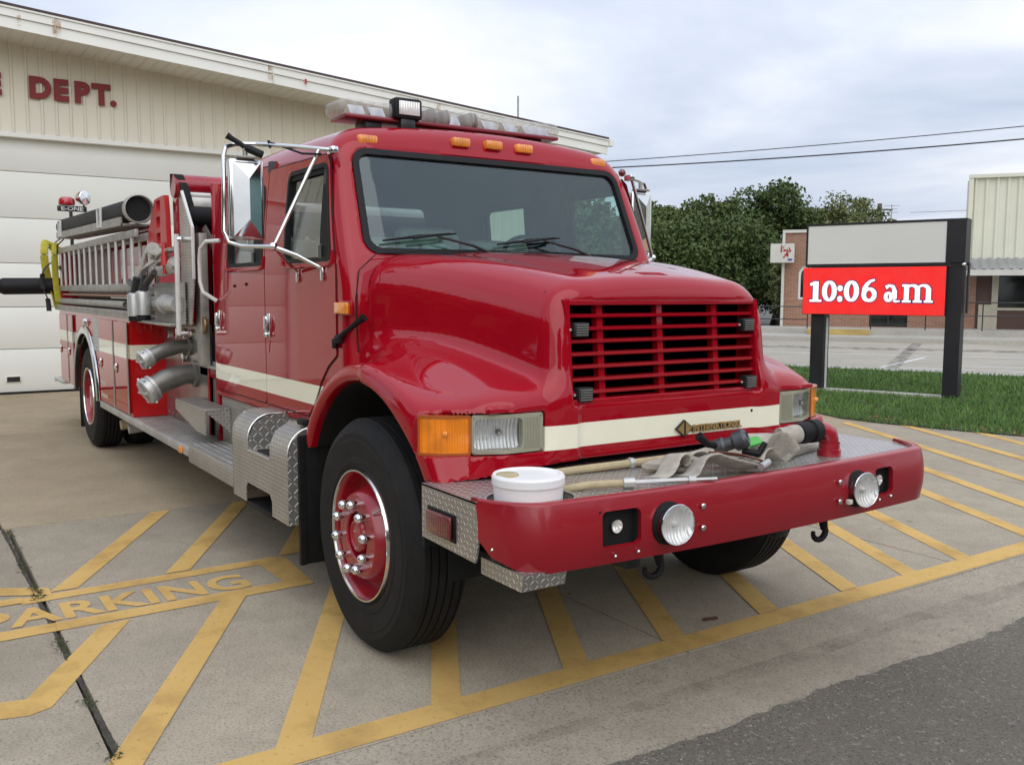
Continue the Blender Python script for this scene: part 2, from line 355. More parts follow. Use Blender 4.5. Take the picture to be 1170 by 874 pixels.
def sdf_mesh(name, f, lo, hi, h, mats, parent=None, slot=None, smooth=50, keep=None):
    """surface-nets mesh of f(x,y,z)=0; symmetric in y"""
    xs = np.arange(lo[0], hi[0]+h, h); ys = np.arange(h*.5, hi[1]+h, h); zs = np.arange(lo[2], hi[2]+h, h)
    X, Y, Z = np.meshgrid(xs, ys, zs, indexing='ij'); G = f(X, Y, Z).astype(np.float32)
    G = np.concatenate([G[:, ::-1], G], 1); ys = np.concatenate([-ys[::-1], ys])
    I = G < 0
    nx, ny, nz = G.shape
    cs = sum(I[a:nx-1+a, b:ny-1+b, c:nz-1+c].astype(np.int8) for a in (0, 1) for b in (0, 1) for c in (0, 1))
    act = np.argwhere((cs > 0) & (cs < 8)); idx = -np.ones((nx-1, ny-1, nz-1), np.int64); idx[tuple(act.T)] = np.arange(len(act))
    P = np.zeros((len(act), 3)); C = np.zeros(len(act))
    cor = [(a, b, c) for a in (0, 1) for b in (0, 1) for c in (0, 1)]
    vals = {k: G[act[:, 0]+k[0], act[:, 1]+k[1], act[:, 2]+k[2]].astype(float) for k in cor}
    for p in cor:
        for ax in range(3):
            if p[ax] == 0:
                q = list(p); q[ax] = 1; q = tuple(q); a, b = vals[p], vals[q]; m = (a < 0) != (b < 0)
                tt = np.where(m, a/np.where(m, a-b, 1), 0)
                for k in range(3): P[:, k] += np.where(m, p[k]+(tt if k == ax else 0), 0)
                C += m
    P = P/C[:, None]; base = np.stack([xs[act[:, 0]], ys[act[:, 1]], zs[act[:, 2]]], 1); P = base+P*h
    for it in range(3):
        v = f(P[:, 0], np.abs(P[:, 1]), P[:, 2]); g = np.zeros_like(P); e = h*.3
        for k in range(3):
            Q = P.copy(); Q[:, k] += e; Q2 = P.copy(); Q2[:, k] -= e
            g[:, k] = (f(Q[:, 0], np.abs(Q[:, 1]), Q[:, 2])-f(Q2[:, 0], np.abs(Q2[:, 1]), Q2[:, 2]))/(2*e)
        st = -g*(v/((g*g).sum(1)+.05))[:, None]; L = np.linalg.norm(st, axis=1); st *= np.minimum(1, h*.5/(L+1e-9))[:, None]; P = P+st*.8
    F = []
    for ax in range(3):
        a = I; sl0 = [slice(None)]*3; sl1 = [slice(None)]*3; sl0[ax] = slice(0, -1); sl1[ax] = slice(1, None)
        d = I[tuple(sl0)] != I[tuple(sl1)]; E = np.argwhere(d)
        o1, o2 = (ax+1) % 3, (ax+2) % 3
        ok = (E[:, o1] > 0) & (E[:, o2] > 0) & (E[:, o1] < G.shape[o1]-1) & (E[:, o2] < G.shape[o2]-1); E = E[ok]
        q = []
        for (u, v) in ((-1, -1), (0, -1), (0, 0), (-1, 0)):
            c = E.copy(); c[:, o1] += u; c[:, o2] += v; q.append(idx[tuple(c.T)])
        q = np.stack(q, 1); fl = ~I[tuple(E.T)]; q[fl] = q[fl][:, ::-1]; F.append(q)
    F = np.concatenate(F); F = F[(F >= 0).all(1)]
    if keep is not None:
        c = P[F].mean(1); F = F[keep(c[:, 0], c[:, 1], c[:, 2])]
        u, inv = np.unique(F, return_inverse=True); P = P[u]; F = inv.reshape(F.shape)
    me = bpy.data.meshes.new(name); me.from_pydata(P.tolist(), [], F.tolist()); me.update()
    o = finish(name, me, mats, parent, smooth)
    if slot is not None:
        c = P[F].mean(1); me.polygons.foreach_set('material_index', slot(c[:, 0], np.abs(c[:, 1]), c[:, 2]).astype(np.int32))
    return o
def empty(name, loc, label=None, cat=None, group=None):
    o = bpy.data.objects.new(name, None); COL.objects.link(o); o.location = loc
    o.empty_display_size = .2
    if label: o['label'] = label; o['category'] = cat
    if group: o['group'] = group
    return o
def tag(o, label, cat, group=None):
    o['label'] = label; o['category'] = cat
    if group: o['group'] = group
    return o
def struct(o): o['kind'] = 'structure'; return o
def text_mesh(name, s, size, mat, parent, mtx, ext=.005, off=0, sx=1, spacing=1, shear=0):
    cu = bpy.data.curves.new(name, 'FONT'); cu.body = s; cu.size = size; cu.extrude = ext; cu.offset = off; cu.space_character = spacing; cu.shear = shear
    cu.resolution_u = 4
    t_ = bpy.data.objects.new('tmp', cu); COL.objects.link(t_); dg = bpy.context.evaluated_depsgraph_get()
    me = bpy.data.meshes.new_from_object(t_.evaluated_get(dg)); bpy.data.objects.remove(t_)
    for v in me.vertices: v.co.x *= sx
    me.transform(mtx); me.materials.clear(); me.name = name
    return finish(name, me, mat, parent, 0)
def mtx(o, ux, uy):
    ux = Vector(ux).normalized(); uy = Vector(uy).normalized(); n = ux.cross(uy); m = Matrix((ux, uy, n)).transposed().to_4x4(); m.translation = Vector(o); return m

# ================================================================== SETTING
# ground
t = NT('asphalt'); n1 = t.noise(.6, 8, .6); n2 = t.noise(46, 4, .85); n3 = t.noise(105, 3, .8)
c = t.mixc(t.ramp(n1, (.3, 0), (.7, 1)), (.115, .099, .080), (.165, .145, .117))
c = t.mixc(t.ramp(n2, (.56, 0), (.66, .75)), c, (.33, .31, .27)); c = t.mixc(t.ramp(n3, (.36, .85), (.47, 0)), c, (.035, .033, .030))
t.set(Base_Color=c, Roughness=.85, Specular_IOR_Level=.3); t.bump(n2, .6, .006); M['asph'] = t.m
M['conc'] = m_concrete('apron_concrete', (.36, .308, .232), (.44, .378, .285))
M['conc_r'] = m_concrete('rear_apron_concrete', (.35, .28, .19), (.44, .355, .245), scale=.8)
M['gut'] = m_concrete('gutter_concrete', (.32, .275, .215), (.43, .375, .29))
M['road2'] = m_concrete('far_road', (.40, .365, .30), (.50, .455, .37), scale=.3)
M['walk'] = m_concrete('pale_walk', (.44, .42, .37), (.54, .51, .45), scale=.5)
M['soil'] = simple('joint_dirt', (.085, .075, .055), .95, 0, 0, .6, 20, .6)
def sheet(name, poly, z, mat): return struct(MB().add([(x, y, z) for x, y in poly], [tuple(range(len(poly)))]).build(name, mat, None, 0))
M['lawn'] = simple('lawn_soil', (.045, .075, .018), .95, 0, 0, .4, 3, .6)
sheet('ground', [(-400, -400), (400, -400), (400, 400), (-400, 400)], -.06, simple('distant_ground', (.12, .12, .10), .9, 0, 0, .3, .2))
# rectangular slabs of the apron with real joints between them
slab = MB()
for (x0, x1) in ((-12.6, -7.9), (-7.89, -3.25)):
    for (y0, y1) in ((-13, -7.4), (-7.39, -2.335), (-2.315, 2.49), (2.50, 7.35)): slab.box(x0, x1, y0, y1, -.12, 0, .004)
struct(slab.build('apron_rear_slabs', M['conc_r'], None, 30))
slab = MB()
for (y0, y1) in ((-13, -7.1), (-7.09, -2.30), (-2.27, .03), (.04, 2.33), (2.34, 5.0), (5.01, 9.4), (9.41, 14)): slab.box(-3.24, .835, y0, y1, -.12, 0, .004)
struct(slab.build('apron', M['conc'], None, 30))
# gutter pan: dished strip between apron and street
gp = [(.845, -.001), (.95, -.018), (1.10, -.032), (1.2, -.030), (1.36, -.012), (1.47, -.03)]
g = MB(); V = []; F = []; ys = np.arange(-14, 14.01, .25)
for yy in ys:
    for px, pz in gp: V.append((px+random.uniform(-.004, .004) if px < 1.3 else px+random.uniform(-.022, .022), yy, pz))
k = len(gp)
for i in range(len(ys)-1):
    for j in range(k-1): F.append((i*k+j, i*k+j+1, (i+1)*k+j+1, (i+1)*k+j))
g.add(V, F); struct(g.build('gutter', M['gut'], None, 60))
st = MB()   # dark silt line lying in the gutter
V = []; F = []; ys = np.arange(-14, 14.01, .12); a = 0
for i, yy in enumerate(ys):
    a = a*.9+random.uniform(-.02, .02); w = .13+.05*math.sin(yy*1.7)+random.uniform(0, .03); cc = 1.09+a; V += [(cc-w/2, yy, -.0265), (cc+w/2, yy, -.0265)]
    if i: F.append((2*i-2, 2*i-1, 2*i+1, 2*i))
t = NT('gutter_silt'); al = t.ramp(t.noise(4, 8, .75), (.38, 0.), (.72, .30)); t.set(Base_Color=(.15, .125, .095), Roughness=.9, Alpha=al); M['silt'] = t.m
struct(st.add(V, F).build('gutter_silt', M['silt'], None, 0))
ra = random.Random(2); ed = []; q = 0
for yy in np.arange(-14, 14, .035): q = q*.93+ra.uniform(-.012, .012); ed.append((1.405+q+ra.uniform(-.012, .012), float(yy)))
sheet('street', [(1.44, -60), (9, -60), (9, 60), (1.44, 60)]+ed[::-1], -.007, M['asph'])
gv = MB()
for k in range(2200):
    x = 1.42+ra.gauss(0, .13); y = ra.uniform(-4.5, 5); q = ra.uniform(.0025, .006)
    gv.add([(x+q*math.cos(a+x*9), y+q*math.sin(a+x*9), (-.008 if x > 1.38 else -.016)) for a in (0, 1.6, 3.2, 4.7)]+[(x, y, (-.008 if x > 1.38 else -.016)+q*.8)], [(0, 1, 4), (1, 2, 4), (2, 3, 4), (3, 0, 4)])
o = gv.build('loose_gravel', simple('gravel_stone', (.36, .33, .28), .9, 0, 0, .5, 40), None, 0); o['kind'] = 'stuff'; tag(o, 'fine loose gravel scattered along the broken edge of the asphalt street', 'gravel')
sheet('street_opposite', [(9, -60), (60, -60), (60, 60), (9, 60)], -.006, M['conc'])
# joint filled with dirt and a few weeds
jm = MB(); P0, P1 = (-3.245, -2.32), (.84, -2.275)
V = []; F = []; n = 150
for i in range(n+1):
    q = i/n; x = P0[0]+(P1[0]-P0[0])*q; y = P0[1]+(P1[1]-P0[1])*q; w = .007+.003*math.sin(q*31)+random.uniform(0, .005); V += [(x, y-w, .002), (x, y+w, .002)]
    if i: F.append((2*i-2, 2*i-1, 2*i+1, 2*i))
jm.add(V, F); struct(jm.build('slab_joint', M['soil'], None, 0))
wd = MB()
for k in range(260):
    q = random.choice([.24, .27, .38, .40, .42, .60, .63, .78, .15, .05, .9])+random.gauss(0, .012); x = P0[0]+(P1[0]-P0[0])*q; y = -2.30+random.gauss(0, .012)
    a = random.uniform(0, 2*PI); l = random.uniform(.012, .035); h_ = random.uniform(.005, .03); dx, dy = math.cos(a)*l, math.sin(a)*l
    wd.add([(x, y, .003), (x+dx*.5-dy*.12, y+dy*.5+dx*.12, h_), (x+dx, y+dy, h_*.7), (x+dx*.5+dy*.12, y+dy*.5-dx*.12, h_*.8)], [(0, 1, 2, 3)])
o = wd.build('weed', simple('weed_green', (.07, .085, .03), .9, 0, 0, .4, 50), None, 0); o['kind'] = 'stuff'; tag(o, 'small weeds and moss growing along the dirt-filled joint in the concrete apron', 'weeds')
# yellow road paint, worn
t = NT('worn_yellow_paint'); n = t.noise(38, 8, .78); n2 = t.noise(3, 6, .6)
al = t.math('MULTIPLY', t.ramp(n, (.30, .35), (.42, .90)), t.ramp(n2, (.28, .70), (.5, 1.0)))
c = t.mixc(t.ramp(n2, (.3, 0), (.7, 1)), (.62, .38, .115), (.70, .46, .16)); t.set(Base_Color=c, Roughness=.8, Alpha=al, Specular_IOR_Level=.2); M['ypaint'] = t.m
t = NT('worn_white_paint'); al = t.ramp(t.noise(6, 8, .7), (.3, .3), (.5, .95)); t.set(Base_Color=(.75, .75, .72), Roughness=.8, Alpha=al); M['wpaint'] = t.m
def quads(name, polys, z, mat):
    m = MB()
    for i, p in enumerate(polys): m.add([(x, y, z+.0005*(i % 6)) for x, y in p], [tuple(range(len(p)))])
    return struct(m.build(name, mat, None, 0))
sl_ = -.545
def hatch(xa, xb, y0, w=.135):      # stripe through (x=.68,y0)
    ya = y0+sl_*(xa-.68); yb = y0+sl_*(xb-.68); return [(xa, ya-w/2), (xb, yb-w/2), (xb, yb+w/2), (xa, ya+w/2)]
pol = [[(.68, -14), (.825, -14), (.825, 7.9), (.68, 7.9)],            # border along the kerb
       [(-1.585, -2.38), (-1.475, -2.38), (-1.505, -1.10), (-1.615, -1.08)], [(-1.06, -4.6), (-.93, -4.6), (-1.0, -1.0), (-1.12, -1.12)],
       [(-1.63, -1.06), (-1.52, -1.14), (-1.03, -1.13), (-1.0, -1.0), (-1.57, -.96)],
       [(-1.84, -2.46), (-1.69, -2.46), (-1.56, -2.23), (-1.70, -2.23)], [(-1.62, -4.6), (-1.49, -4.6), (-1.50, -2.37), (-1.60, -2.37)],
       [(-.96, -1.96), (-.94, -2.10), (-.22, -2.50), (-.10, -2.42)], [(-.23, -2.48), (-.10, -2.42), (-.07, -2.50), (-.30, -3.4), (-.45, -3.4)]]
pol += [hatch(-3.2, -1.62, y) for y in (-3.42, -2.83, -2.17)]
pol += [hatch(-1.0, .68, y) for y in (-2.36, -1.74)]
pol += [hatch(-.95, .68, y) for y in (-1.12, -.48, .09, .74, 1.38, 1.92, 2.47)]
pol += [hatch(-3.2, .68, y) for y in (3.32, 3.92)]+[hatch(-3.45, .68, 4.62), hatch(-3.2, .68, 5.33), hatch(-2.2, .68, 5.98), hatch(-1.9, .3, 6.4)]
quads('yellow_markings', pol, .003, M['ypaint'])
o = text_mesh('pavement_lettering', 'NO PARKING', .36, M['ypaint'], None, mtx((-1.14, -3.21, .0045), (0, 1, 0), (-1, 0, 0)), 0, .010, .86, 1.03); struct(o)
quads('rust_stain', [[(.59+.022*math.cos(a)+.008*math.sin(3*a), .42+.05*math.sin(a)) for a in np.linspace(0, 2*PI, 13)[:-1]]], .0035, simple('rust_mark', (.16, .06, .035), .9))
t = NT('apron_wear'); t.set(Base_Color=(.07, .06, .05), Roughness=.8, Alpha=t.ramp(t.noise(7, 8, .78), (.44, 0.), (.66, .42))); M['wear'] = t.m
rw = random.Random(21); W_ = []
for k in range(16):
    x, y, q = rw.uniform(-2.8, .6), rw.uniform(-2.2, 4.5), rw.uniform(.012, .04)
    W_.append([(x+q*rw.uniform(.7, 1.2)*math.cos(a), y+q*rw.uniform(.7, 1.2)*math.sin(a)) for a in np.linspace(0, 2*PI, 13)[:-1]])
quads('apron_stains', W_, .0065, M['wear'])
# lawn edge and strip
lawn = [(-30, 7.3), (-6, 7.35), (-4.4, 7.38), (-3.7, 7.14), (-3.1, 7.2), (-2.4, 7.37), (-1.65, 7.62), (-.7, 8.1), (.2, 9.0), (.7, 10.5), (.8, 14), (-1, 18.2), (-5.28, 15.3), (-8.95, 13.6), (-14, 11.4), (-30, 4.5+3)]
sheet('lawn', lawn, .012, M['lawn'])
gb = MB(); V = []; F = []
rng = np.random.default_rng(3); cnt_ = 0
while cnt_ < 52000:
    x = rng.uniform(-10.5, .8); y = rng.uniform(7.1, 17)
    if not inpoly((x+rng.normal(0, .05), y+abs(rng.normal(0, .07))), lawn): continue
    if rng.random() < (y-7)/14: continue
    # concrete mowing strip stays clear
    dline = (x+6.1)*(-.34)+(y-9.75)*.94
    if -.12 < dline < .30 and -7.0 < x < -4.3: continue
    a = rng.uniform(0, 2*PI); h_ = rng.uniform(.04, .10); w = rng.uniform(.004, .009)*(1+.06*(y-7)); lx, ly = rng.normal(0, .03, 2); dx, dy = math.cos(a)*w, math.sin(a)*w
    k = len(V); V += [(x-dx, y-dy, .01), (x+dx, y+dy, .01), (x+lx, y+ly, h_)]; F.append((k, k+1, k+2)); cnt_ += 1
gb.v = V; gb.f = F
me = bpy.data.meshes.new('grass'); me.from_pydata(V, [], F)
t = NT('grass_blades'); n = t.noise(1.3, 6, .65); n2 = t.noise(30, 3, .6); c = t.ramp(n, (.3, (.060, .135, .022)), (.7, (.13, .235, .042))); c = t.mixc(t.ramp(n2, (.6, 0), (.7, .5)), c, (.22, .20, .07))
t.set(Base_Color=c, Roughness=.7); M['grass'] = t.m
o = finish('grass', me, M['grass'], None, 0); o['kind'] = 'stuff'; tag(o, 'short green lawn around the posts of the time sign', 'grass')
lf = MB()
for k in range(150):
    x = random.uniform(-9, -.4); b = 7.28+max(0, (x+3.2))*.17; y = b+random.gauss(.0, .13); s_ = random.uniform(.012, .03); a = random.uniform(0, 6); z = .03+random.random()*.03
    lf.add([(x-s_*math.cos(a), y-s_*math.sin(a), z), (x+s_*math.sin(a)*.6, y-s_*.6*math.cos(a), z+.02), (x+s_*math.cos(a), y+s_*math.sin(a), z-.01), (x-s_*math.sin(a)*.6, y+s_*.6*math.cos(a), z+.01)], [(0, 1, 2, 3)])
o = lf.build('fallen_leaves', simple('dry_leaf', (.30, .17, .07), .8, 0, 0, .5, 12), None, 0); o['kind'] = 'stuff'; tag(o, 'dry brown leaves scattered along the edge of the lawn', 'leaves')
# mowing strip beside the sign posts
st_u = np.array((.94, .34)); st_n = np.array((-.34, .94))
def SP(u, v, z=0): p = np.array((-6.06, 9.62))+st_u*u+st_n*v; return (p[0], p[1], z)
m = MB(); P = [SP(-.9, .0)[:2], SP(1.9, .0)[:2], SP(1.9, .26)[:2], SP(-.9, .26)[:2]]; m.prism(P, 'z', -.02, .045); struct(m.build('sidewalk_strip', M['walk'], None, 30))

# far street, laid out on its own axes
F0 = np.array((-17.35, 21.68)); fu = np.array((.815, .58)); fn_ = np.array((-.58, .815))
def FP(u, n, z=0): p = F0+fu*u+fn_*n; return (float(p[0]), float(p[1]), z)
def fbox(mb, u0, u1, n0, n1, z0, z1):
    v = [FP(u, n, z) for u in (u0, u1) for n in (n0, n1) for z in (z0, z1)]
    return mb.add(v, [(0, 1, 3, 2), (4, 6, 7, 5), (0, 4, 5, 1), (2, 3, 7, 6), (0, 2, 6, 4), (1, 5, 7, 3)])
sheet('far_street', [(-60, -12), (-30, -1), (-14, 10.9), (-8.95, 13.5), (-5.28, 15.2), (-1, 18.1), (6, 24), (80, 78), (40, 110), FP(40, 0)[:2], FP(-60, 0)[:2]], .006, M['road2'])
m = MB(); Q = [(-14, 10.9), (-8.95, 13.5), (-5.28, 15.2), (-1, 18.1), (-1.35, 18.7), (-5.6, 15.85), (-9.25, 14.15), (-14.3, 11.5)]
m.prism([(q[0], q[1]) for q in Q], 'z', -.02, .02); struct(m.build('street_edge_strip', M['walk'], None, 30))
quads('white_road_lines', [[(-8.47, 14.75), (-8.35, 14.7), (-9.6, 18.3), (-9.72, 18.3)], [(-8.3, 14.85), (-3.5, 17.6), (-3.55, 17.7), (-8.35, 14.95)], [(-7.9, 16.2), (-2.5, 19.9), (-2.56, 20), (-7.96, 16.3)],
      [(-12.9, 16.9), (-12.8, 16.8), (-6, 21.5), (-6.1, 21.6)]], .011, M['wpaint'])
t = NT('tar_patch'); t.set(Base_Color=(.13, .12, .11), Roughness=.9, Alpha=t.ramp(t.noise(3, 8, .7), (.45, 0.), (.55, .5))); M['tar'] = t.m
quads('tar_seams', [[FP(-12, -4.2)[:2], FP(24, -4.2)[:2], FP(24, -3.2)[:2], FP(-12, -3.2)[:2]], [FP(3.2, -12)[:2], FP(3.5, -12)[:2], FP(4.6, -.2)[:2], FP(4.3, -.2)[:2]]], .012, M['tar'])
m = MB(); fbox(m, -40, 34, 0, .2, 0, .14); struct(m.build('far_kerb', M['walk'], None, 30))
m = MB(); fbox(m, -40, 34, .2, 2.2, 0, .16); fbox(m, -6, 34, 2.2, 4.5, 0, .34); fbox(m, -40, -6, 2.2, 7, .0, .2); struct(m.build('far_sidewalk', M['walk'], None, 30))
# ------------------------------------------------------------------ far brick building
t = NT('brick'); X, Y, Z = t.xyz()
br = t.node('ShaderNodeTexBrick'); br.inputs['Scale'].default_value = 1; br.inputs['Brick Width'].default_value = .22; br.inputs['Row Height'].default_value = .075; br.inputs['Mortar Size'].default_value = .009
br.inputs['Color1'].default_value = (.27, .115, .07, 1); br.inputs['Color2'].default_value = (.36, .175, .11, 1); br.inputs['Mortar'].default_value = (.34, .28, .22, 1)
cb = t.node('ShaderNodeCombineXYZ'); uu = t.math('ADD', t.math('MULTIPLY', X, float(fu[0])), t.math('MULTIPLY', Y, float(fu[1])))
t.l.new(t.math('ADD', uu, t.math('MULTIPLY', t.math('ADD', X, Y), .0)), cb.inputs[0]); t.l.new(Z, cb.inputs[1]); t.l.new(cb.outputs[0], br.inputs['Vector'])
t.set(Base_Color=t.mixc(t.ramp(t.noise(.8, 6, .6), (.3, 0), (.8, .5)), br.outputs[0], (.22, .13, .09)), Roughness=.9); M['brick'] = t.m
M['cream_metal'] = simple('cream_metal_cladding', (.70, .70, .57), .5, .1, 0, .08, .8)
M['galv'] = simple('galvanised_awning', (.42, .43, .44), .4, .6, 0, .3, 1.5)
M['darkglass'] = simple('dark_shop_glass', (.02, .022, .024), .06, 0, .5, .5, 2)
M['trim'] = simple('pale_trim', (.62, .61, .55), .6, 0, 0, .15, 2)
B = empty('brick_building', FP(3, 5, 0), 'low brown brick building behind the time sign, partly hidden by it', 'building')
def child(o, p):
    bpy.context.view_layer.update(); o.parent = p; o.matrix_parent_inverse = p.matrix_world.inverted(); return o
def wallf(u0, u1, z0, z1, holes, n0=4.5, th=.25):
    def f(u, v): return FP(u, n0, v)
    return lambda name, mat: panel(name, [(u0, z0), (u1, z0), (u1, z1), (u0, z1)], holes, f, th, mat, None, 1.2, 30, flip=True)
arch = [(.45, 1.35), (1.15, 1.35), (1.15, 2.3)]+[(.80+.35*math.cos(a), 2.3+.35*math.sin(a)) for a in np.linspace(0, PI, 9)[1:-1]]+[(.45, 2.3)]
o = panel('wall', [(-.1, .33), (6.0, .33), (6.0, 3.84), (-.1, 3.84)], [arch, rrect(3.0, 4.3, .34+.02, 2.45, .01, 1)], lambda u, v: FP(u, 4.5, v), .3, M['brick'], None, 1.5, 30); child(o, B)
m = MB(); fbox(m, -.1, 0.0, 4.81, 12, .0, 3.84); fbox(m, 0, 6.05, 5.2, 12, 0, 3.7); child(m.build('side_wall', M['brick']), B)
m = MB(); fbox(m, -.16, 6.06, 4.42, 5.2, 3.84, 3.95); child(m.build('coping', M['trim']), B)
m = MB(); fbox(m, -.16, -.06, 4.38, 4.49, .33, 3.83); child(m.build('corner_trim', M['trim']), B)
o = panel('window', [(p[0], p[1]) for p in arch], [[(.80+(p[0]-.80)*.78, 1.9+(p[1]-1.9)*.86) for p in arch]], lambda u, v: FP(u, 4.56, v), .06, simple('white_window_frame', (.75, .75, .72), .5), None, 1, 30); child(o, B)
g = panel('pane', arch, [], lambda u, v: FP(u, 4.68, v), .02, M['darkglass'], None, 1, 30); child(g, o)
m = MB(); fbox(m, 3.0, 4.3, 4.62, 4.66, .34, 2.46); o = child(m.build('door', M['darkglass']), B)
m = MB(); fbox(m, 3.62, 3.68, 4.55, 4.61, .34, 2.46); fbox(m, 3.0, 4.3, 4.56, 4.61, 2.0, 2.06); child(m.build('door_frame', M['blkpl']), o)
# projecting shop sign
m = MB(); fbox(m, -.55, .30, 4.0, 4.3, 2.72, 3.42); o = tag(m.build('wall_sign', M['trim'], None, 30), 'small white box sign with red figure mounted high on the brick building corner', 'sign')
m = MB()
fc = random.Random(5)
for (a, b, c_, d) in ((-.16, 3.22, .05, .26), (-.05, 3.17, .09, .08), (.03, 3.10, .05, .22), (.12, 3.14, .10, .07), (.0, 3.0, .12, .06), (-.08, 2.92, .08, .05), (.16, 3.22, .04, .12), (.08, 3.0, .05, .14), (-.1, 3.28, .03, .08)):
    sh = fc.uniform(-.05, .05); m.add([FP(a-c_/2, 3.985, b-d/2), FP(a+c_/2, 3.985, b-d/2), FP(a+c_/2+sh, 3.985, b+d/2), FP(a-c_/2+sh, 3.985, b+d/2)], [(0, 1, 2, 3)])
r_ = m.build('red_figure', simple('sign_red', (.42, .02, .02), .6), None, 0); child(r_, o)
m = MB(); m.add([FP(.08, 3.985, 2.79), FP(.24, 3.985, 2.79), FP(.24, 3.985, 2.86), FP(.08, 3.985, 2.86)], [(0, 1, 2, 3)]); child(m.build('blue_mark', simple('sign_blue', (.06, .08, .25), .6), None, 0), o)
m = MB(); fbox(m, -.1, -.02, 4.31, 4.50, 3.0, 3.1); child(m.build('bracket', M['alu_d']), o)
# cream metal-fronted shop with awning
B = empty('metal_front_building', FP(12, 5, 0), 'tall cream building clad in ribbed metal with a corrugated awning over its dark shop window', 'building')
prof = []; u = 6.25; 
while u < 26:
    prof += [(u, 0), (u+.05, -.06), (u+.12, -.06), (u+.17, 0)]; u += .34
m = MB(); V = []; F = []
for (uu_, d) in prof: V += [FP(uu_, 4.4+d, 2.75), FP(uu_, 4.4+d, 5.60)]
for i in range(len(prof)-1): F.append((2*i, 2*i+2, 2*i+3, 2*i+1))
m.add(V, F); child(m.build('ribbed_cladding', M['cream_metal'], None, 0), B)
m = MB(); fbox(m, 6.12, 26, 4.46, 5.2, 2.7, 5.58); child(m.build('upper_wall', M['cream_metal']), B)
m = MB(); fbox(m, 6.1, 26.1, 4.24, 4.45, 5.60, 5.72); fbox(m, 6.1, 6.24, 4.26, 4.45, 2.72, 5.59); child(m.build('edge_trim', M['cream_metal']), B)
m = MB(); V = []; F = []; u = 5.9; pr = []
while u < 26: pr += [(u, 0), (u+.09, .05), (u+.14, .05), (u+.23, 0)]; u += .28
for (uu_, d) in pr: V += [FP(uu_, 4.35, 2.80+d), FP(uu_, 3.2, 2.38+d)]
for i in range(len(pr)-1): F.append((2*i, 2*i+2, 2*i+3, 2*i+1))
m.add(V, F); child(m.build('awning', M['galv'], None, 0), B)
m = MB(); fbox(m, 5.9, 26, 3.14, 3.2, 2.2, 2.40); child(m.build('awning_fascia', M['trim']), B)
m = MB(); fbox(m, 6.05, 6.5, 4.5, 4.8, .34, 2.7); child(m.build('brick_pier', M['brick']), B)
m = MB(); fbox(m, 6.5, 7.0, 4.55, 4.8, .34, 2.7); fbox(m, 7.2, 20, 4.5, 4.8, .34, 1.0); child(m.build('lower_wall', simple('dark_brown_panel', (.10, .055, .045), .7)), B)
m = MB(); fbox(m, 7.0, 7.2, 4.47, 4.8, .34, 2.6); fbox(m, 7.2, 20, 4.44, 4.8, 1.0, 1.09); fbox(m, 6.6, 7.0, 4.48, 4.545, .34, 1.2); child(m.build('window_frame', simple('tan_frame', (.50, .46, .36), .6)), B)
m = MB(); fbox(m, 7.2, 20, 4.70, 4.74, 1.09, 2.7); child(m.build('shop_window', M['darkglass']), B)
m = MB()
for u in (8.4, 9.7, 11.2): fbox(m, u, u+.05, 4.64, 4.69, 1.09, 2.7)
child(m.build('mullion', M['blkpl']), B)
# steps with yellow nosing, railings
m = MB(); fbox(m, 1.0, 3.0, 1.5, 2.2, .16, .25); fbox(m, 1.0, 3.0, 1.85, 2.2, .25, .335); tag(m.build('entrance_steps', simple('yellow_steps', (.52, .38, .13), .8, 0, 0, .3, 2)), 'faded yellow concrete steps leading up to the brick building', 'steps')
def railing(u0, u1, nn, lab, z0=.34):
    rr = empty('railing', FP(u0, nn, z0), lab, 'railing', 'black railings along the far sidewalk'); 
    m = MB(); m.tube([FP(u0, nn, z0+.95), FP(u1, nn, z0+.95)], .022, 6); m.tube([FP(u0, nn, z0+.5), FP(u1, nn, z0+.5)], .018, 6); child(m.build('rail', M['blkpl']), rr)
    n = max(1, int((u1-u0)/1.7))
    for i in range(n+1):
        m = MB(); q = u0+(u1-u0)*i/n; m.tube([FP(q, nn, z0), FP(q, nn, z0+.95)], .022, 6); child(m.build('post', M['blkpl']), rr)
railing(-1.6, .95, 2.3, 'black pipe railing left of the yellow steps', .16)
railing(3.05, 10.0, 2.3, 'black pipe railing right of the yellow steps in front of the shop')
# ------------------------------------------------------------------ trees
def leafm(name, a, b):
    t = NT(name); n = t.noise(.55, 5, .6); n2 = t.noise(6, 4, .6); c = t.mixc(t.ramp(n, (.3, 0), (.7, 1)), a, b); c = t.mixc(t.ramp(n2, (.5, 0), (.75, .5)), c, tuple(k*1.6 for k in b))
    t.set(Base_Color=c, Roughness=.75, Subsurface_Weight=0); return t.m
LM = [leafm('leaf_dark', (.042, .072, .016), (.075, .115, .028)), leafm('leaf_mid', (.060, .095, .020), (.105, .145, .038)), leafm('leaf_olive', (.10, .12, .04), (.15, .17, .055))]
M['bark'] = simple('bark', (.07, .055, .04), .95, 0, 0, .4, 4, .5)
def tree(px, Tt, top, base, rad, lm, label, seed, n=9000, name='leafy_tree', lean=0, sq=1.0, leaf=.115):
    r = fw+rt2*((px-585)/1057.44); c = Vector((3.7289, -2.8382, 0))+Vector((r.x, r.y, 0))*Tt
    return tree_at(c.x, c.y, top, base, rad, lm, label, seed, n, name, lean, sq, leaf)
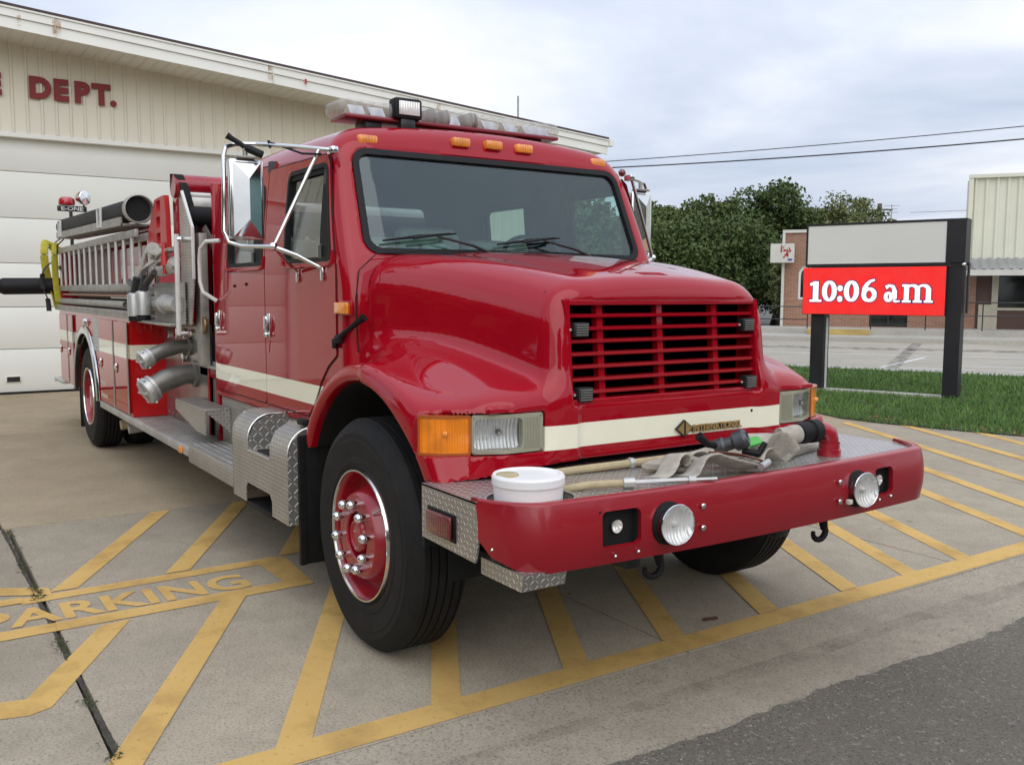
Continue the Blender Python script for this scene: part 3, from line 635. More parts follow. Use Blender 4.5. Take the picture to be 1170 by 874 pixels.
def tree_at(x, y, top, base, rad, lm, label, seed, n=9000, name='leafy_tree', lean=0, sq=1.0, leaf=.135, group='trees beyond the brick building'):
    rg = np.random.default_rng(seed); c = Vector((x, y, 0)); root = empty(name, (c.x, c.y, 0), label, 'tree', group)
    m = MB(); hgt = top; m.tube([(c.x, c.y, -.05), (c.x+.1, c.y, base*.6), (c.x+lean*.3, c.y, base+.6), (c.x+lean, c.y, hgt*.75)], [.30, .24, .2, .06], 8)
    brs = []
    for k in range(7):
        a = rg.uniform(0, 2*PI); z0 = base*.6+(hgt*.6-base*.6)*k/7; e_ = (c.x+rad*.7*math.cos(a), c.y+rad*.7*math.sin(a), z0+rad*.7)
        m.tube([(c.x+.1, c.y, z0), ((c.x+e_[0])/2, (c.y+e_[1])/2, z0+rad*.25), e_], [.11, .07, .03], 6)
    child(m.build('trunk', M['bark']), root)
    # clumps spread through the crown volume, denser towards its shell
    ctr = np.array((c.x, c.y, (top+base)/2)); H = (top-base)/2; cl = []
    for k in range(70):
        d = nrm(rg.normal(size=3)); q = rg.uniform(.45, .97)**.6; q *= .88+.2*math.sin(3*math.atan2(d[1], d[0])+seed)+.08*math.sin(7*d[2]*2+seed)
        w_ = rad*(1.0 if d[2] < .3 else 1.0-.2*d[2]); cl.append((ctr+d*np.array((w_, w_, H*sq))*q, rg.uniform(.45, .95)*rad*.40))
    n = int(n*1.3); V = np.zeros((n, 4, 3)); 
    which = rg.integers(0, len(cl), n)
    C_ = np.array([cl[i][0] for i in which]); Rr = np.array([cl[i][1] for i in which])
    dd = rg.normal(size=(n, 3)); dd /= np.linalg.norm(dd, axis=1)[:, None]; pos = C_+dd*(Rr*rg.uniform(.45, 1.12, n))[:, None]*np.array((1, 1, .75))
    a = rg.normal(size=(n, 3)); a /= np.linalg.norm(a, axis=1)[:, None]; b = np.cross(a, rg.normal(size=(n, 3))); b /= np.linalg.norm(b, axis=1)[:, None]
    s_ = rg.uniform(.5, 1.2, n)[:, None]*leaf
    V[:, 0] = pos-a*s_; V[:, 1] = pos-b*s_*.55; V[:, 2] = pos+a*s_; V[:, 3] = pos+b*s_*.55
    me = bpy.data.meshes.new('crown'); me.from_pydata(V.reshape(-1, 3).tolist(), [], np.arange(n*4).reshape(-1, 4).tolist())
    child(finish('crown', me, lm, None, 0), root); return root
tree(738, 46, 6.3, 1.0, 2.3, LM[1], 'leafy green tree just right of the far mirror of the truck', 1, 15000)
tree(772, 48, 6.5, .8, 2.6, LM[1], 'mid green rounded tree between the far mirror and the tallest dark tree', 2, 15000)
tree(815, 46, 6.1, .8, 2.6, LM[1], 'green tree filling the gap left of the tallest dark tree', 21, 15000)
tree(830, 42, 5.0, .4, 2.7, LM[0], 'low dark bushy tree in front of the tallest tree', 9, 14000, 'bushy_tree')
tree(770, 42, 4.6, .3, 2.7, LM[0], 'low dark bushy tree under the leftmost pale green crown', 12, 14000, 'bushy_tree')
tree(884, 47, 7.0, .8, 3.0, LM[0], 'tallest dark green tree, left of the small white box sign', 3, 20000)
tree(716, 42, 5.6, .3, 2.4, LM[1], 'dark tree seen through the arms of the far truck mirror', 14, 9000)
tree(944, 52, 7.0, 2.2, 2.3, LM[2], 'olive green tree with a loose crown rising behind the brick roof', 4, 6500)
tree(984, 55, 7.3, 3.2, 1.5, LM[2], 'small sparse olive tree above the left end of the time sign', 5, 3000, lean=.3)
tree(893, 38.5, 3.2, .5, .8, LM[2], 'small pale shrub-like tree beside the corner of the brick building', 6, 1500, 'small_tree', leaf=.10)
tree(640, 60, 8, 1, 5, LM[1], 'broad tree seen through the cab windows beyond the far side of the truck', 15, 8000, leaf=.25)
def reflection_tree(x, y, top, rad, i, seed, lab):  # unseen trees added for their dark reflections in the truck paint
    return tree_at(x, y, top, .6, rad, LM[i], lab, seed, 3500, leaf=.42, group='unseen trees added for paint reflections')
for k, (x, y, tp, rd) in enumerate(((-3, -17, 7, 4.2), (-11, -16, 8, 4.5), (4, -20, 9, 4.5), (24, 6, 8, 5), (27, 17, 9, 5), (23, 29, 8, 5), (26, -8, 9, 5))): reflection_tree(x, y, tp, rd, k % 2, 40+k, ('nearest street tree left of the station yard', 'street tree furthest left beside the grey home', 'street tree at the left corner of the grey home', 'street tree in front of the brown brick home', 'street tree between the brick home and the dark shop', 'street tree in front of the dark shop', 'street tree left of the brown brick home')[k]+', added unseen to reflect in the paint')
for k, (x0, x1, y0, y1, lab) in enumerate(((-9, 2, -27, -20, 'grey home beside the station yard, added unseen to reflect in the paint'), (30, 38, -2, 12, 'brown brick home across the street, added unseen to reflect in the paint'), (30, 38, 18, 34, 'dark shop building across the street, added unseen to reflect in the paint'))):  # houses added out of view to darken reflections in the truck paint
    H = empty('added_house', ((x0+x1)/2, (y0+y1)/2, 0), lab, 'added_house')
    m = MB(); m.box(x0, x1, y0, y1, 0, 3.4); child(m.build('wall', simple('added_house_wall', ((.20, .19, .18), (.16, .09, .06), (.10, .10, .10))[k], .8)), H)
    m = MB(); xm = (x0+x1)/2; m.prism([(x0-.4, 3.4), (x1+.4, 3.4), (xm, 5.6)], 'y', y0-.4, y1+.4); child(m.build('roof', simple('roof_shingle', (.06, .055, .05), .9)), H)
    for q in range(4):
        w0 = y0+(y1-y0)*(.12+.22*q); m = MB(); m.box(x0-.03, x0-.005, w0, w0+1.1, 1.0, 2.3); child(m.build('window', M['darkglass']), H)
# utility pole far off, antennas, wires
def CP(px, py, T_):
    r = fw+rt2*((px-585)/1057.44)-up2*((py-437)/1057.44); c = Vector((3.7289, -2.8382, 1.5973))+r*T_; return (c.x, c.y, c.z)
M['wood'] = simple('weathered_wood', (.12, .10, .085), .9)
p = CP(1005, 240, 60); m = MB(); m.tube([(p[0], p[1], 0), (p[0], p[1], p[2]+.4)], .14, 8); o = tag(m.build('utility_pole', M['wood']), 'thin far utility pole with a crossarm above the left part of the time sign', 'pole')
m = MB(); q = (-.6, .8); m.tube([(p[0]-.8*.8, p[1]-.6*.8, p[2]), (p[0]+.8*.8, p[1]+.6*.8, p[2])], .06, 6); m.tube([(p[0]-.64*.6, p[1]-.48*.6, p[2]-.4), (p[0]+.64*.6, p[1]+.48*.6, p[2]-.4)], .05, 6); child(m.build('crossarm', M['wood']), o)
def antenna(p, base, lab, arms, n_=1):
    root = empty('roof_antenna', (p[0], p[1], base), lab, 'antenna')
    m = MB(); m.tube([(p[0], p[1], base), p], .02, 6); child(m.build('mast', M['alu_d']), root)
    m = MB()
    for (dz, L) in arms: m.tube([(p[0]-L*.8, p[1]-L*.6, p[2]-dz), (p[0]+L*.8, p[1]+L*.6, p[2]-dz)], .012, 5)
    if arms: child(m.build('crossbars', M['alu_d']), root)
antenna(CP(1019, 234, 42), 3.4, 'thin television antenna above the white panel of the time sign', ((.05, .35), (.2, .25), (.35, .3)))
def wire(a, b, r, sag, lab):
    m = MB(); a, b = Vector(a), Vector(b); P = []
    for i in range(25): q = i/24; v = a.lerp(b, q); v.z -= sag*4*q*(1-q); P.append(v[:])
    m.tube(P, r, 6); tag(m.build('overhead_wire', M['blkpl']), lab, 'wire', 'overhead wires right of the truck')
wire(CP(560, 193, 30), CP(1330, 128, 24), .014, .12, 'upper thin overhead wire crossing the sky right of the truck cab')
wire(CP(560, 197, 30), CP(1330, 144, 22), .020, .16, 'lower thicker overhead wire crossing the sky right of the truck cab')
wire(CP(1040, 243, 60), CP(1330, 226, 52), .012, .1, 'faint distant wire just above the time sign')

# ------------------------------------------------------------------ fire station
WX = -12.3
M['siding'] = simple('cream_siding', (.82, .78, .655), .5, .05, 0, .06, 1.2)
M['fascia'] = simple('white_fascia', (.86, .86, .80), .45, .05, 0, .08, 1.5)
M['doorm'] = simple('garage_door_paint', (.80, .81, .75), .45, .05, 0, .05, 1.0)
M['brownedge'] = simple('brown_drip_edge', (.07, .04, .038), .6)
M['soffit'] = simple('soffit_metal', (.78, .76, .68), .5, .05, 0, .08, 1.5)
FS = empty('fire_station', (WX, 0, 0), 'cream metal-sided fire station with a big pale garage door and red lettering', 'building')
rz = lambda y: 5.28-.078*(y+1.4)
m = MB(); V = []; F = []; y = -9.0; pr = []
while y < 8.5: pr += [(y, 0), (y+.145, 0), (y+.16, .028), (y+.185, .028)]; y += .20
for (yy, d) in pr: V += [(WX+d, yy, 3.97), (WX+d, yy, rz(yy)+.02)]
for i in range(len(pr)-1): F.append((2*i, 2*i+2, 2*i+3, 2*i+1))
m.add(V, F); child(m.build('ribbed_siding', M['siding'], None, 0), FS)
m = MB(); V = []; F = []; pr = [(a, b) for a, b in pr if a > 3.6]
for (yy, d) in pr: V += [(WX+d, yy, 0), (WX+d, yy, 3.97)]
for i in range(len(pr)-1): F.append((2*i, 2*i+2, 2*i+3, 2*i+1))
m.add(V, F); child(m.build('lower_siding', M['siding'], None, 0), FS)
m = MB(); m.prism([(-9, 0), (8.5, 0), (8.5, rz(8.5)), (-9, rz(-9))], 'x', WX-.12, WX-.05); m.prism([(WX-14, 0), (WX-.12, 0), (WX-.12, rz(8.5)), (WX-14, rz(8.5))], 'y', 8.4, 8.48)
# leave the door bay open in the front wall by building it as pieces
m = MB(); m.prism([(3.62, 0), (8.5, 0), (8.5, rz(8.5)), (3.62, rz(3.62))], 'x', WX-.12, WX-.01); m.prism([(-9, 3.98), (3.61, 3.98), (3.61, rz(3.61)), (-9, rz(-9))], 'x', WX-.12, WX-.01)
m.box(WX-.12, WX-.01, -9, -5.1, 0, 3.97)
m.prism([(WX-14, 0), (WX-.125, 0), (WX-.125, rz(8.5)), (WX-14, rz(8.5))], 'y', 8.4, 8.5); child(m.build('wall', M['siding']), FS)
# garage door, sections with grooves
gd = MB()
for a, b in ((0.03, .690), (.70, 1.338), (1.348, 2.012), (2.022, 2.698), (2.708, 3.40), (3.41, 3.99)): gd.box(WX-.17, WX-.13, -5.05, 3.58, a, b, .002)
gdo = child(gd.build('garage_door', M['doorm']), FS)
m = MB(); m.box(WX-.19, WX-.172, -5.05, 3.58, .02, 3.99); child(m.build('door_backing', M['soffit']), gdo)
m = MB(); m.box(WX-.16, WX-.105, -5.05, 3.58, .0, .035); child(m.build('rubber_seal', M['blk']), gdo)
m = MB(); m.box(WX-.116, WX-.110, -1.47, -1.29, .19, .27); child(m.build('vent', M['blkpl']), gdo)
m = MB(); m.box(WX-.132, WX-.115, -1.49, -1.27, .18, .28, .004); child(m.build('vent_frame', M['soffit']), gdo)
m = MB()
m.box(WX-.2, WX+.02, -5.2, 3.72, 3.9, 3.972); m.box(WX-.2, WX+.02, 3.585, 3.72, 0, 3.9); m.box(WX-.2, WX+.02, -5.2, -5.06, 0, 3.9); child(m.build('door_trim', M['fascia']), FS)
# soffit with grooves across, fascia in two steps and brown drip edge
m = MB(); y = -9.0; V = []; F = []; pr = []
while y < 9.45: pr += [(y, 0), (y+.13, 0), (y+.14, .012), (y+.15, .012)]; y += .165
for (yy, d) in pr: V += [(WX-.0, yy, rz(yy)+d), (-11.3, yy, rz(yy)+d)]
for i in range(len(pr)-1): F.append((2*i, 2*i+1, 2*i+3, 2*i+2))
m.add(V, F); child(m.build('soffit', M['soffit'], None, 0), FS)
def fascia(name, x0, x1, za, zb, mat, y0=-9, y1=9.45):
    m = MB(); m.add([(x, yy, rz(yy)+z) for yy in (y0, y1) for x in (x0, x1) for z in (za, zb)], [(0, 1, 3, 2), (4, 6, 7, 5), (0, 4, 5, 1), (2, 3, 7, 6), (0, 2, 6, 4), (1, 5, 7, 3)]); return child(m.build(name, mat), FS)
fascia('fascia_lower', -11.32, -11.28, -.03, .125, M['fascia']); fascia('fascia_upper', -11.33, -11.255, .128, .235, M['fascia'])
fascia('gutter_lip', -11.34, -11.235, .237, .262, M['fascia']); fascia('drip_edge', -11.36, -11.23, .264, .30, M['brownedge'])
fascia('roof', -24, -11.37, .25, .29, M['brownedge'])
m = MB()
for yy in (-.74, 2.45, 5.6): m.add([(x, q, rz(yy)+z) for q in (yy-.006, yy+.006) for x in (-11.30, -11.2515) for z in (-.03, .235)], [(0, 1, 3, 2), (4, 6, 7, 5), (0, 4, 5, 1), (2, 3, 7, 6), (0, 2, 6, 4), (1, 5, 7, 3)])
child(m.build('fascia_joint', M['soffit']), FS)
t = NT('rust_streak'); t.set(Base_Color=(.38, .20, .07), Roughness=.9, Alpha=t.ramp(t.noise(9, 7, .7), (.42, 0), (.62, .55))); M['rust'] = t.m
m = MB()
for (yy, w_) in ((-.72, .11), (2.40, .08), (-1.2, .05), (5.5, .08)): m.add([(-11.2505, yy-w_/2, rz(yy)+.02), (-11.2505, yy+w_/2, rz(yy)+.02), (-11.2505, yy+w_/2, rz(yy)+.235), (-11.2505, yy-w_/2, rz(yy)+.235)], [(0, 1, 2, 3)])
child(m.build('rust_streaks', M['rust'], None, 0), FS)
m = MB(); m.box(-11.25, -11.235, 2.98, 3.01, rz(3)+.07, rz(3)+.15); child(m.build('red_mark', M['orange']), FS)
m = MB(); m.add([(x, yy, z+rz(9.45)) for yy in (9.452, 9.56) for x in (-11.33, -11.20) for z in (.13, .25)], [(0, 1, 3, 2), (4, 6, 7, 5), (0, 4, 5, 1), (2, 3, 7, 6), (0, 2, 6, 4), (1, 5, 7, 3)]); child(m.build('gutter_end', M['fascia']), FS)
M['sred'] = simple('red_sign_letters', (.25, .012, .014), .5)
lt = [('D', -1.0), ('E', -.665), ('P', -.37), ('T', -.105), ('.', .145), ('E', -1.575), ('R', -1.96), ('I', -2.11), ('F', -2.42)]
for ch, yy in lt: child(text_mesh('wall_letter', ch, .415, M['sred'], None, mtx((WX+.045, yy, 4.515), (0, 1, 0), (0, 0, 1)), .012, .024, .98), FS)
antenna(CP(592, 110, 19.5), 4.6, 'thin whip antenna standing on the fire station roof', ())

# ------------------------------------------------------------------ time sign
M['signblk'] = simple('sign_black_paint', (.016, .016, .019), .45, 0, 0, .3, 3)
M['signgrey'] = simple('blank_grey_panel', (.72, .72, .67), .35, 0, .1, .03, 2)
SG = empty('time_sign', SP(1.0, 0), 'black two-post sign with blank grey panel above a lit red time display', 'sign')
def sbox(mb, u0, u1, v0, v1, z0, z1):
    v = [SP(u, w_, z) for u in (u0, u1) for w_ in (v0, v1) for z in (z0, z1)]
    return mb.add(v, [(0, 1, 3, 2), (4, 6, 7, 5), (0, 4, 5, 1), (2, 3, 7, 6), (0, 2, 6, 4), (1, 5, 7, 3)])
m = MB(); sbox(m, -.235, 2.14, .012, .34, 2.01, 2.70)
child(m.build('cabinet', M['signblk'], None, 20), SG)
m = MB(); sbox(m, -.235, 1.95, -.012, .010, 2.665, 2.70); sbox(m, -.235, 1.95, -.012, .010, 2.01, 2.055); sbox(m, -.235, -.205, -.012, .010, 2.056, 2.664); sbox(m, 1.872, 2.14, -.012, .010, 2.056, 2.664)
child(m.build('cabinet_frame', M['signblk'], None, 20), SG)
m = MB(); sbox(m, -.204, 1.871, -.004, .009, 2.057, 2.663); child(m.build('blank_panel', M['signgrey'], None, 20), SG)
for a, b in ((-.13, .085), (1.895, 2.11)):
    m = MB(); sbox(m, a, b, .04, .30, -.1, 2.0); child(m.build('post', M['signblk'], None, 20), SG)
m = MB(); sbox(m, .10, .125, .10, .13, 0, 1.2); child(m.build('conduit', M['white_al'], None, 20), SG)
m = MB(); sbox(m, -.25, 1.905, -.05, .30, 1.255, 2.0); DS = child(m.build('display_case', M['signblk'], None, 20), SG)
m = MB(); sbox(m, 1.92, 2.06, .34, .42, 1.2, 2.0); sbox(m, 2.145, 2.17, .15, .25, 1.3, 2.05); child(m.build('service_box', M['signblk']), SG)
m = MB(); p = SP(2.12, .02, 2.02); m.ball(p, .035, 10); m.tube([p, SP(2.12, .08, 2.0)], .015, 6); child(m.build('photocell', M['chrome']), SG)
t = NT('lit_red_display'); X, Y, Z = t.xyz(); u_ = t.math('MULTIPLY_ADD', X, .94, t.math('MULTIPLY', Y, .34))
def dots(v, p): return t.math('SINE', t.math('MULTIPLY', v, 2*PI/p))
d = t.math('MULTIPLY_ADD', dots(u_, .030), .14, t.math('MULTIPLY_ADD', dots(Z, .030), .22, .86)); n = t.noise(8, 4, .7)
t.set(Base_Color=(.2, .01, .01), Emission_Color=t.mixc(t.ramp(n, (.3, 0), (.8, 1)), (1.0, .010, .012), (1.0, .035, .022)), Emission_Strength=t.math('MULTIPLY', d, .84), Roughness=.5); M['led'] = t.m
t = NT('lit_white_display'); X, Y, Z = t.xyz(); u_ = t.math('MULTIPLY_ADD', X, .94, t.math('MULTIPLY', Y, .34))
t.set(Base_Color=(.3, .3, .3), Emission_Color=(1, .97, .97), Emission_Strength=t.math('MULTIPLY_ADD', dots(u_, .021), .05, t.math('MULTIPLY_ADD', dots(Z, .021), .08, .86))); M['ledw'] = t.m
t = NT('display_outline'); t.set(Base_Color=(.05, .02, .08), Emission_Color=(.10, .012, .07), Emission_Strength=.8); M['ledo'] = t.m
m = MB(); sbox(m, -.243, 1.898, -.056, -.051, 1.262, 1.995); child(m.build('display_face', M['led'], None, 0), DS)
def glyphs(grow, v0, name, mat):
    m = MB(); lay = [0]
    def cv(x, y): return (-.25+(x-55)/900*2.145, 1.455+y*.00262)
    def stroke(pts, ws):
        ws = ws if hasattr(ws, '__len__') else [ws]*len(pts); L = []; Rr = []
        for i, p in enumerate(pts):
            a = np.array(pts[max(0, i-1)], float); b = np.array(pts[min(len(pts)-1, i+1)], float); d = nrm(b-a); n = np.array((-d[1], d[0])); w_ = ws[i]/2+grow
            q = np.array(p, float)
            if i == 0: q = q-d*grow
            if i == len(pts)-1: q = q+d*grow
            L.append(q+n*w_); Rr.append(q-n*w_)
        lay[0] += 1; vv = v0-.00025*lay[0]; k = len(pts)
        m.add([SP(cv(*q)[0], vv, cv(*q)[1]) for q in L+Rr], [(i, i+1, k+i+1, k+i) for i in range(k-1)])
    def arc(cx, cy, rx, ry, a0, a1, ws, n=20):
        pts = [(cx+rx*math.cos(R(a0+(a1-a0)*i/n)), cy+ry*math.sin(R(a0+(a1-a0)*i/n))) for i in range(n+1)]
        stroke(pts, [ws(R(a0+(a1-a0)*i/n)) if callable(ws) else ws for i in range(n+1)])
    def zero(cx, cy=65, rx=33, ry=54): arc(cx, cy, rx, ry, 0, 360, lambda a: 17+17*abs(math.cos(a)), 36)
    stroke([(145, 4), (145, 124)], 38); stroke([(104, 6), (186, 6)], 14); stroke([(106, 104), (150, 118)], 18)
    zero(237); zero(382)
    for y in (18, 82): arc(308, y, 9, 9, 0, 360, 19, 16)
    arc(496, 44, 34, 34, 0, 360, lambda a: 17+14*abs(math.cos(a)), 30)
    stroke([(462, 50), (466, 78), (480, 104), (502, 124), (530, 132)], [28, 30, 26, 18, 12])
    arc(618, 32, 17, 22, 0, 360, lambda a: 16+9*abs(math.cos(a)), 24); stroke([(655, 20), (655, 70)], 30); stroke([(655, 66), (645, 92), (622, 98), (600, 86)], [28, 22, 16, 24]); stroke([(650, 14), (664, 5), (690, 8)], [20, 14, 8])
    for x in (728, 794, 860): stroke([(x, 4), (x, 80 if x > 730 else 104)], 31); stroke([(x-26, 6), (x+28, 6)], 13)
    stroke([(700, 98), (728, 98)], 14)
    for x in (728, 794): arc(x+33, 72, 33, 26, 150, 0, lambda a: 14+14*max(0, math.cos(a)), 14)
    child(m.build(name, mat, None, 0), DS)
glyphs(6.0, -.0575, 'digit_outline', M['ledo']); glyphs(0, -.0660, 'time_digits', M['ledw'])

# ================================================================== FIRE TRUCK
T = empty('fire_truck', (-3, 0, 0), 'red fire engine with crew cab, cream stripe and diamond plate bumper parked outside the station', 'fire truck')
T['category'] = 'fire truck'
bpy.context.view_layer.update(); TI = T.matrix_world.inverted()
def pt(o, p=None):        # part of the truck, or sub-part of p
    o.parent = p or T
    o.matrix_parent_inverse = TI if p is None else Matrix.Identity(4)
    return o
def both(fn):
    for s in (-1, 1): fn(s)
# --- hood with fenders
Wz = .53
def zc(x): return 1.40-.2*np.square(x+.3)
def f_hood(X, Y, Z):
    a = np.abs(Y); u = (X+.42)/1.12
    w = .640+.25*(.70-X)-.07*(Z-1.3); top = 1.805-.035*u-.115*u*np.abs(u)-.036*np.square(a/w)-.012*np.exp(-np.square((a-.50*w-.05)/.10))*np.clip((.75-X)*1.2, 0, 1)
    front = X-(.735-.084*np.maximum(Z-1.145, 0))
    body = hull(a-w, Z-top, .19); body = hull(body, front, .085); body = np.maximum(body, -(X+.455)); body = np.maximum(body, .915-Z)
    # upper shelf of the fender
    shelf = hull(a-(.955-.02*np.clip(X, 0, 1)), Z-(zc(X)-.16*(a-.72)), .12); shelf = hull(shelf, X-.700, .10); shelf = np.maximum(shelf, -(X+.585))
    # outer ring over the wheel and the block that carries the lamp
    Rr = np.sqrt(X*X+np.square(Z-Wz)); ring = hull(Rr-(.755+.02*np.clip(X, 0, 1)), a-(1.178-.05*np.clip(X-.1, 0, .4)), .055); ring = np.maximum(ring, -(X+.62)); ring = np.maximum(ring, .70-Z); ring = np.maximum(ring, .75-a)
    blk = hull(a-1.168, X-.733, .40); blk = hull(blk, Z-(1.262-.13*np.clip(X, 0, 1)-.10*(a-.9)), .09); blk = np.maximum(blk, .10-X)
    fen = hun(hun(shelf, ring, .10), blk, .10); fen = np.maximum(fen, .55-a)
    val = np.maximum(np.maximum(X-.733, a-.95), Z-1.15); val = np.maximum(val, .45-X)
    f = hun(body, fen, .065); f = np.minimum(f, val)
    f = np.maximum(f, (.912-.05*np.clip((a-.6)*1.7, 0, 1))*np.where(X > .0, 1, 0)+np.where(X > 0, 0, .70)-Z)
    f = hull(f, -(Rr-.672), .03)
    # grille opening, hood pull recess
    q = np.maximum(np.abs(a)-.556, np.abs(Z-1.350)-.212); q = np.maximum(q, .60-X); f = hull(f, -q, .012)
    q = np.maximum(np.abs(a)-.075, np.abs(X-.585)-.028); q = np.maximum(q, 1.655-Z-.10*(X-.58)*0-.0); f = np.maximum(f, -(np.maximum(q, -(Z-1.652))))
    # lamp pockets
    q = np.maximum(np.abs(a-.852)-.156, np.abs(Z-1.0433)-.082); q = np.maximum(q, .60-X); f = np.maximum(f, -q)
    q = np.maximum(np.maximum(np.abs(Z-1.0433)-.079, 1.100-(.818*X+.574*a)), .98-a); f = np.maximum(f, -q)
    return f
pt(sdf_mesh('hood', f_hood, (-.66, 0, .66), (.80, 1.22, 1.86), .0115, [M['red_nose'], M['void']], smooth=40, slot=lambda x, a, z: (np.sqrt(x*x+(z-Wz)**2) < .692) & (a < 1.125)))
# inside of the grille opening
m = MB(); m.box(.585, .6, -.6, .6, 1.1, 1.6); pt(m.build('radiator', M['void']))
gr = MB(); gx = lambda z: .722-.084*(z-1.145)
for z, h_ in ((1.555, .012), (1.145, .012)): gr.box(gx(z)-.03, gx(z)+.008, -.565, .565, z-h_, z+h_, .005)
for s in (-1, 1): gr.add([(gx(z)+dx, s*yy, z) for z in (1.134, 1.566) for yy in (.545, .57) for dx in (-.03, .009)], [(0, 1, 3, 2), (4, 6, 7, 5), (0, 4, 5, 1), (2, 3, 7, 6), (0, 2, 6, 4), (1, 5, 7, 3)])
G = pt(gr.build('grille', M['red']))
for i in range(7):
    z = 1.502-.0527*i; m = MB(); x = gx(z); m.prism([(x-.045, z-.003), (x-.012, z-.012), (x-.003, z-.008), (x-.003, z+.005), (x-.045, z+.007)], 'y', -.544, .544)
    pt(m.build('grille_bar', M['red'], None, 25), G)
for yy in (-.368, -.030, .310): 
    m = MB(); m.add([(gx(z)+dx, yy+q, z) for z in (1.156, 1.545) for q in (-.016, .016) for dx in (-.055, -.020)], [(0, 1, 3, 2), (4, 6, 7, 5), (0, 4, 5, 1), (2, 3, 7, 6), (0, 2, 6, 4), (1, 5, 7, 3)]); pt(m.build('grille_upright', M['red'], None, 25), G)
for yy, z in ((-.508, 1.443), (.508, 1.447), (-.500, 1.176), (.510, 1.180)):
    yy *= .975; m = MB(); x = gx(z)-.012; m.box(x-.01, x+.035, yy-.038, yy+.038, z-.030, z+.030, .006); o = pt(m.build('grille_strobe', M['blkpl']))
    m = MB()
    for k in range(5): m.box(x+.0355, x+.0375, yy-.030, yy+.030, z-.022+k*.010, z-.019+k*.010)
    m.ball((x+.02, yy-.05*(1 if yy < 0 else 1), z), .007, 8); pt(m.build('louvres', M['alu_d']), o)
# emblem and letters
m = MB(); X0 = .7415
m.add([(X0-.006, .015, .994), (X0-.006, .067, .955), (X0-.006, .119, .994), (X0-.006, .067, 1.032), (X0+.006, .015, .994), (X0+.006, .067, .955), (X0+.006, .119, .994), (X0+.006, .067, 1.032)], [(0, 3, 2, 1), (4, 5, 6, 7), (0, 1, 5, 4), (1, 2, 6, 5), (2, 3, 7, 6), (3, 0, 4, 7)])
EM = pt(m.build('emblem', M['blkpl'], None, 0))
m = MB(); X1 = X0+.0075
m.add([(X1, .022, .994), (X1, .062, .964), (X1, .062, 1.024)], [(0, 1, 2)]); m.add([(X1, .072, .964), (X1, .112, .994), (X1, .072, 1.024)], [(0, 1, 2)]); pt(m.build('emblem_faces', M['gold'], None, 0), EM)
m = MB(); m.box(X0-.006, X0+.0015, .112, .424, .979, 1.000); pt(m.build('letter_backing', M['blkpl']), EM)
pt(text_mesh('emblem_letters', 'INTERNATIONAL', .044, M['gold'], None, mtx((X0+.003, .118, .974), (0, 1, 0), (0, 0, 1)), .003, .0016, .93, .98), EM)
m = MB(); m.ball((.735, .508, 1.044), .008, 8); pt(m.build('bolt', M['void']))
# headlights, turn signals and bezels
def lamp(s):
    m = MB(); fx = lambda y: .737-max(0, abs(y)-.87)*.47
    HB = panel('headlight', rrect(.703, 1.0, .966, 1.121, .012), [rrect(.80, .990, .982, 1.105, .02)], lambda u, v: (fx(u), s*u, v), .03, M['bezel'], None, .05, 30, flip=(s < 0)); pt(HB)
    m = MB()
    for k in range(11): y = .718+k*.0072; m.box(.734, .7395, s*y, s*(y+.003), .982, 1.105)
    pt(m.build('ribs', M['bezel']), HB)
    g = panel('reflector', rrect(.80, .990, .982, 1.105, .02), [], lambda u, v: (.712-max(0, u-.87)*.42-.035*(1-((u-.895)/.095)**2*.6-((v-1.043)/.062)**2*.4), s*u, v), .002, M['refl'], None, .02, 30, flip=(s < 0)); pt(g, HB)
    g = panel('lens', rrect(.802, .988, .984, 1.103, .02), [], lambda u, v: (.736-max(0, u-.87)*.46, s*u, v), .003, M['clear'], None, .02, 30, flip=(s < 0)); pt(g, HB)
    m = MB()
    for k in range(14): y = .812+k*.0128; x = .7372-max(0, y-.87)*.46; m.box(x, x+.0016, s*y, s*(y+.0022), .992, 1.096)
    pt(m.build('lens_flutes', M['clear']), HB)
    m = MB(); m.ball((.70, s*.895, 1.05), .016, 10, (1.4, 1, 1)); pt(m.build('bulb', M['chrome']), HB)
    m = MB()
    for y, z in ((.712, 1.112), (.712, .975), (.99, 1.112), (.99, .975)): m.ball((fx(y)+.001, s*y, z), .005, 8)
    pt(m.build('screw', M['alu_d']), HB)
    def ts(u, v):   # wraps round the fender corner
        return (.679-.120*u+.016*math.sin(u*PI), s*(1.003+.171*u+.016*math.sin(u*PI)), v)
    A = panel('turn_signal', rrect(.03, .97, .972, 1.114, .02), [], ts, .03, M['amber'], None, .07, 40, flip=(s < 0)); pt(A)
    g = panel('amber_bezel', rrect(0, 1, .965, 1.121, .02), [rrect(.04, .96, .975, 1.111, .016)], lambda u, v: (ts(u, v)[0]+.003, ts(u, v)[1]+s*.002, v), .03, M['amber_rim'], None, .07, 40, flip=(s < 0)); pt(g, A)
    m = MB(); p_ = ts(.45, 1.05); m.ball((p_[0]-.001, p_[1], 1.05), .013, 10); pt(m.build('bulb_glint', M['amber_v']), A)
    return A
both(lamp)
# hood latch
def latch(s):
    m = MB(); m.tube([(-.575, s*1.03, 1.345), (-.53, s*1.035, 1.365), (-.46, s*1.025, 1.405), (-.395, s*.985, 1.455), (-.37, s*.97, 1.475)], [.013, .019, .012, .015, .022], 10)
    m.box(-.60, -.565, s*1.022, s*1.045, 1.315, 1.365, .008); m.box(-.56, -.50, s*1.018, s*1.05, 1.345, 1.385, .01); pt(m.build('hood_latch', M['blk']))
both(latch)
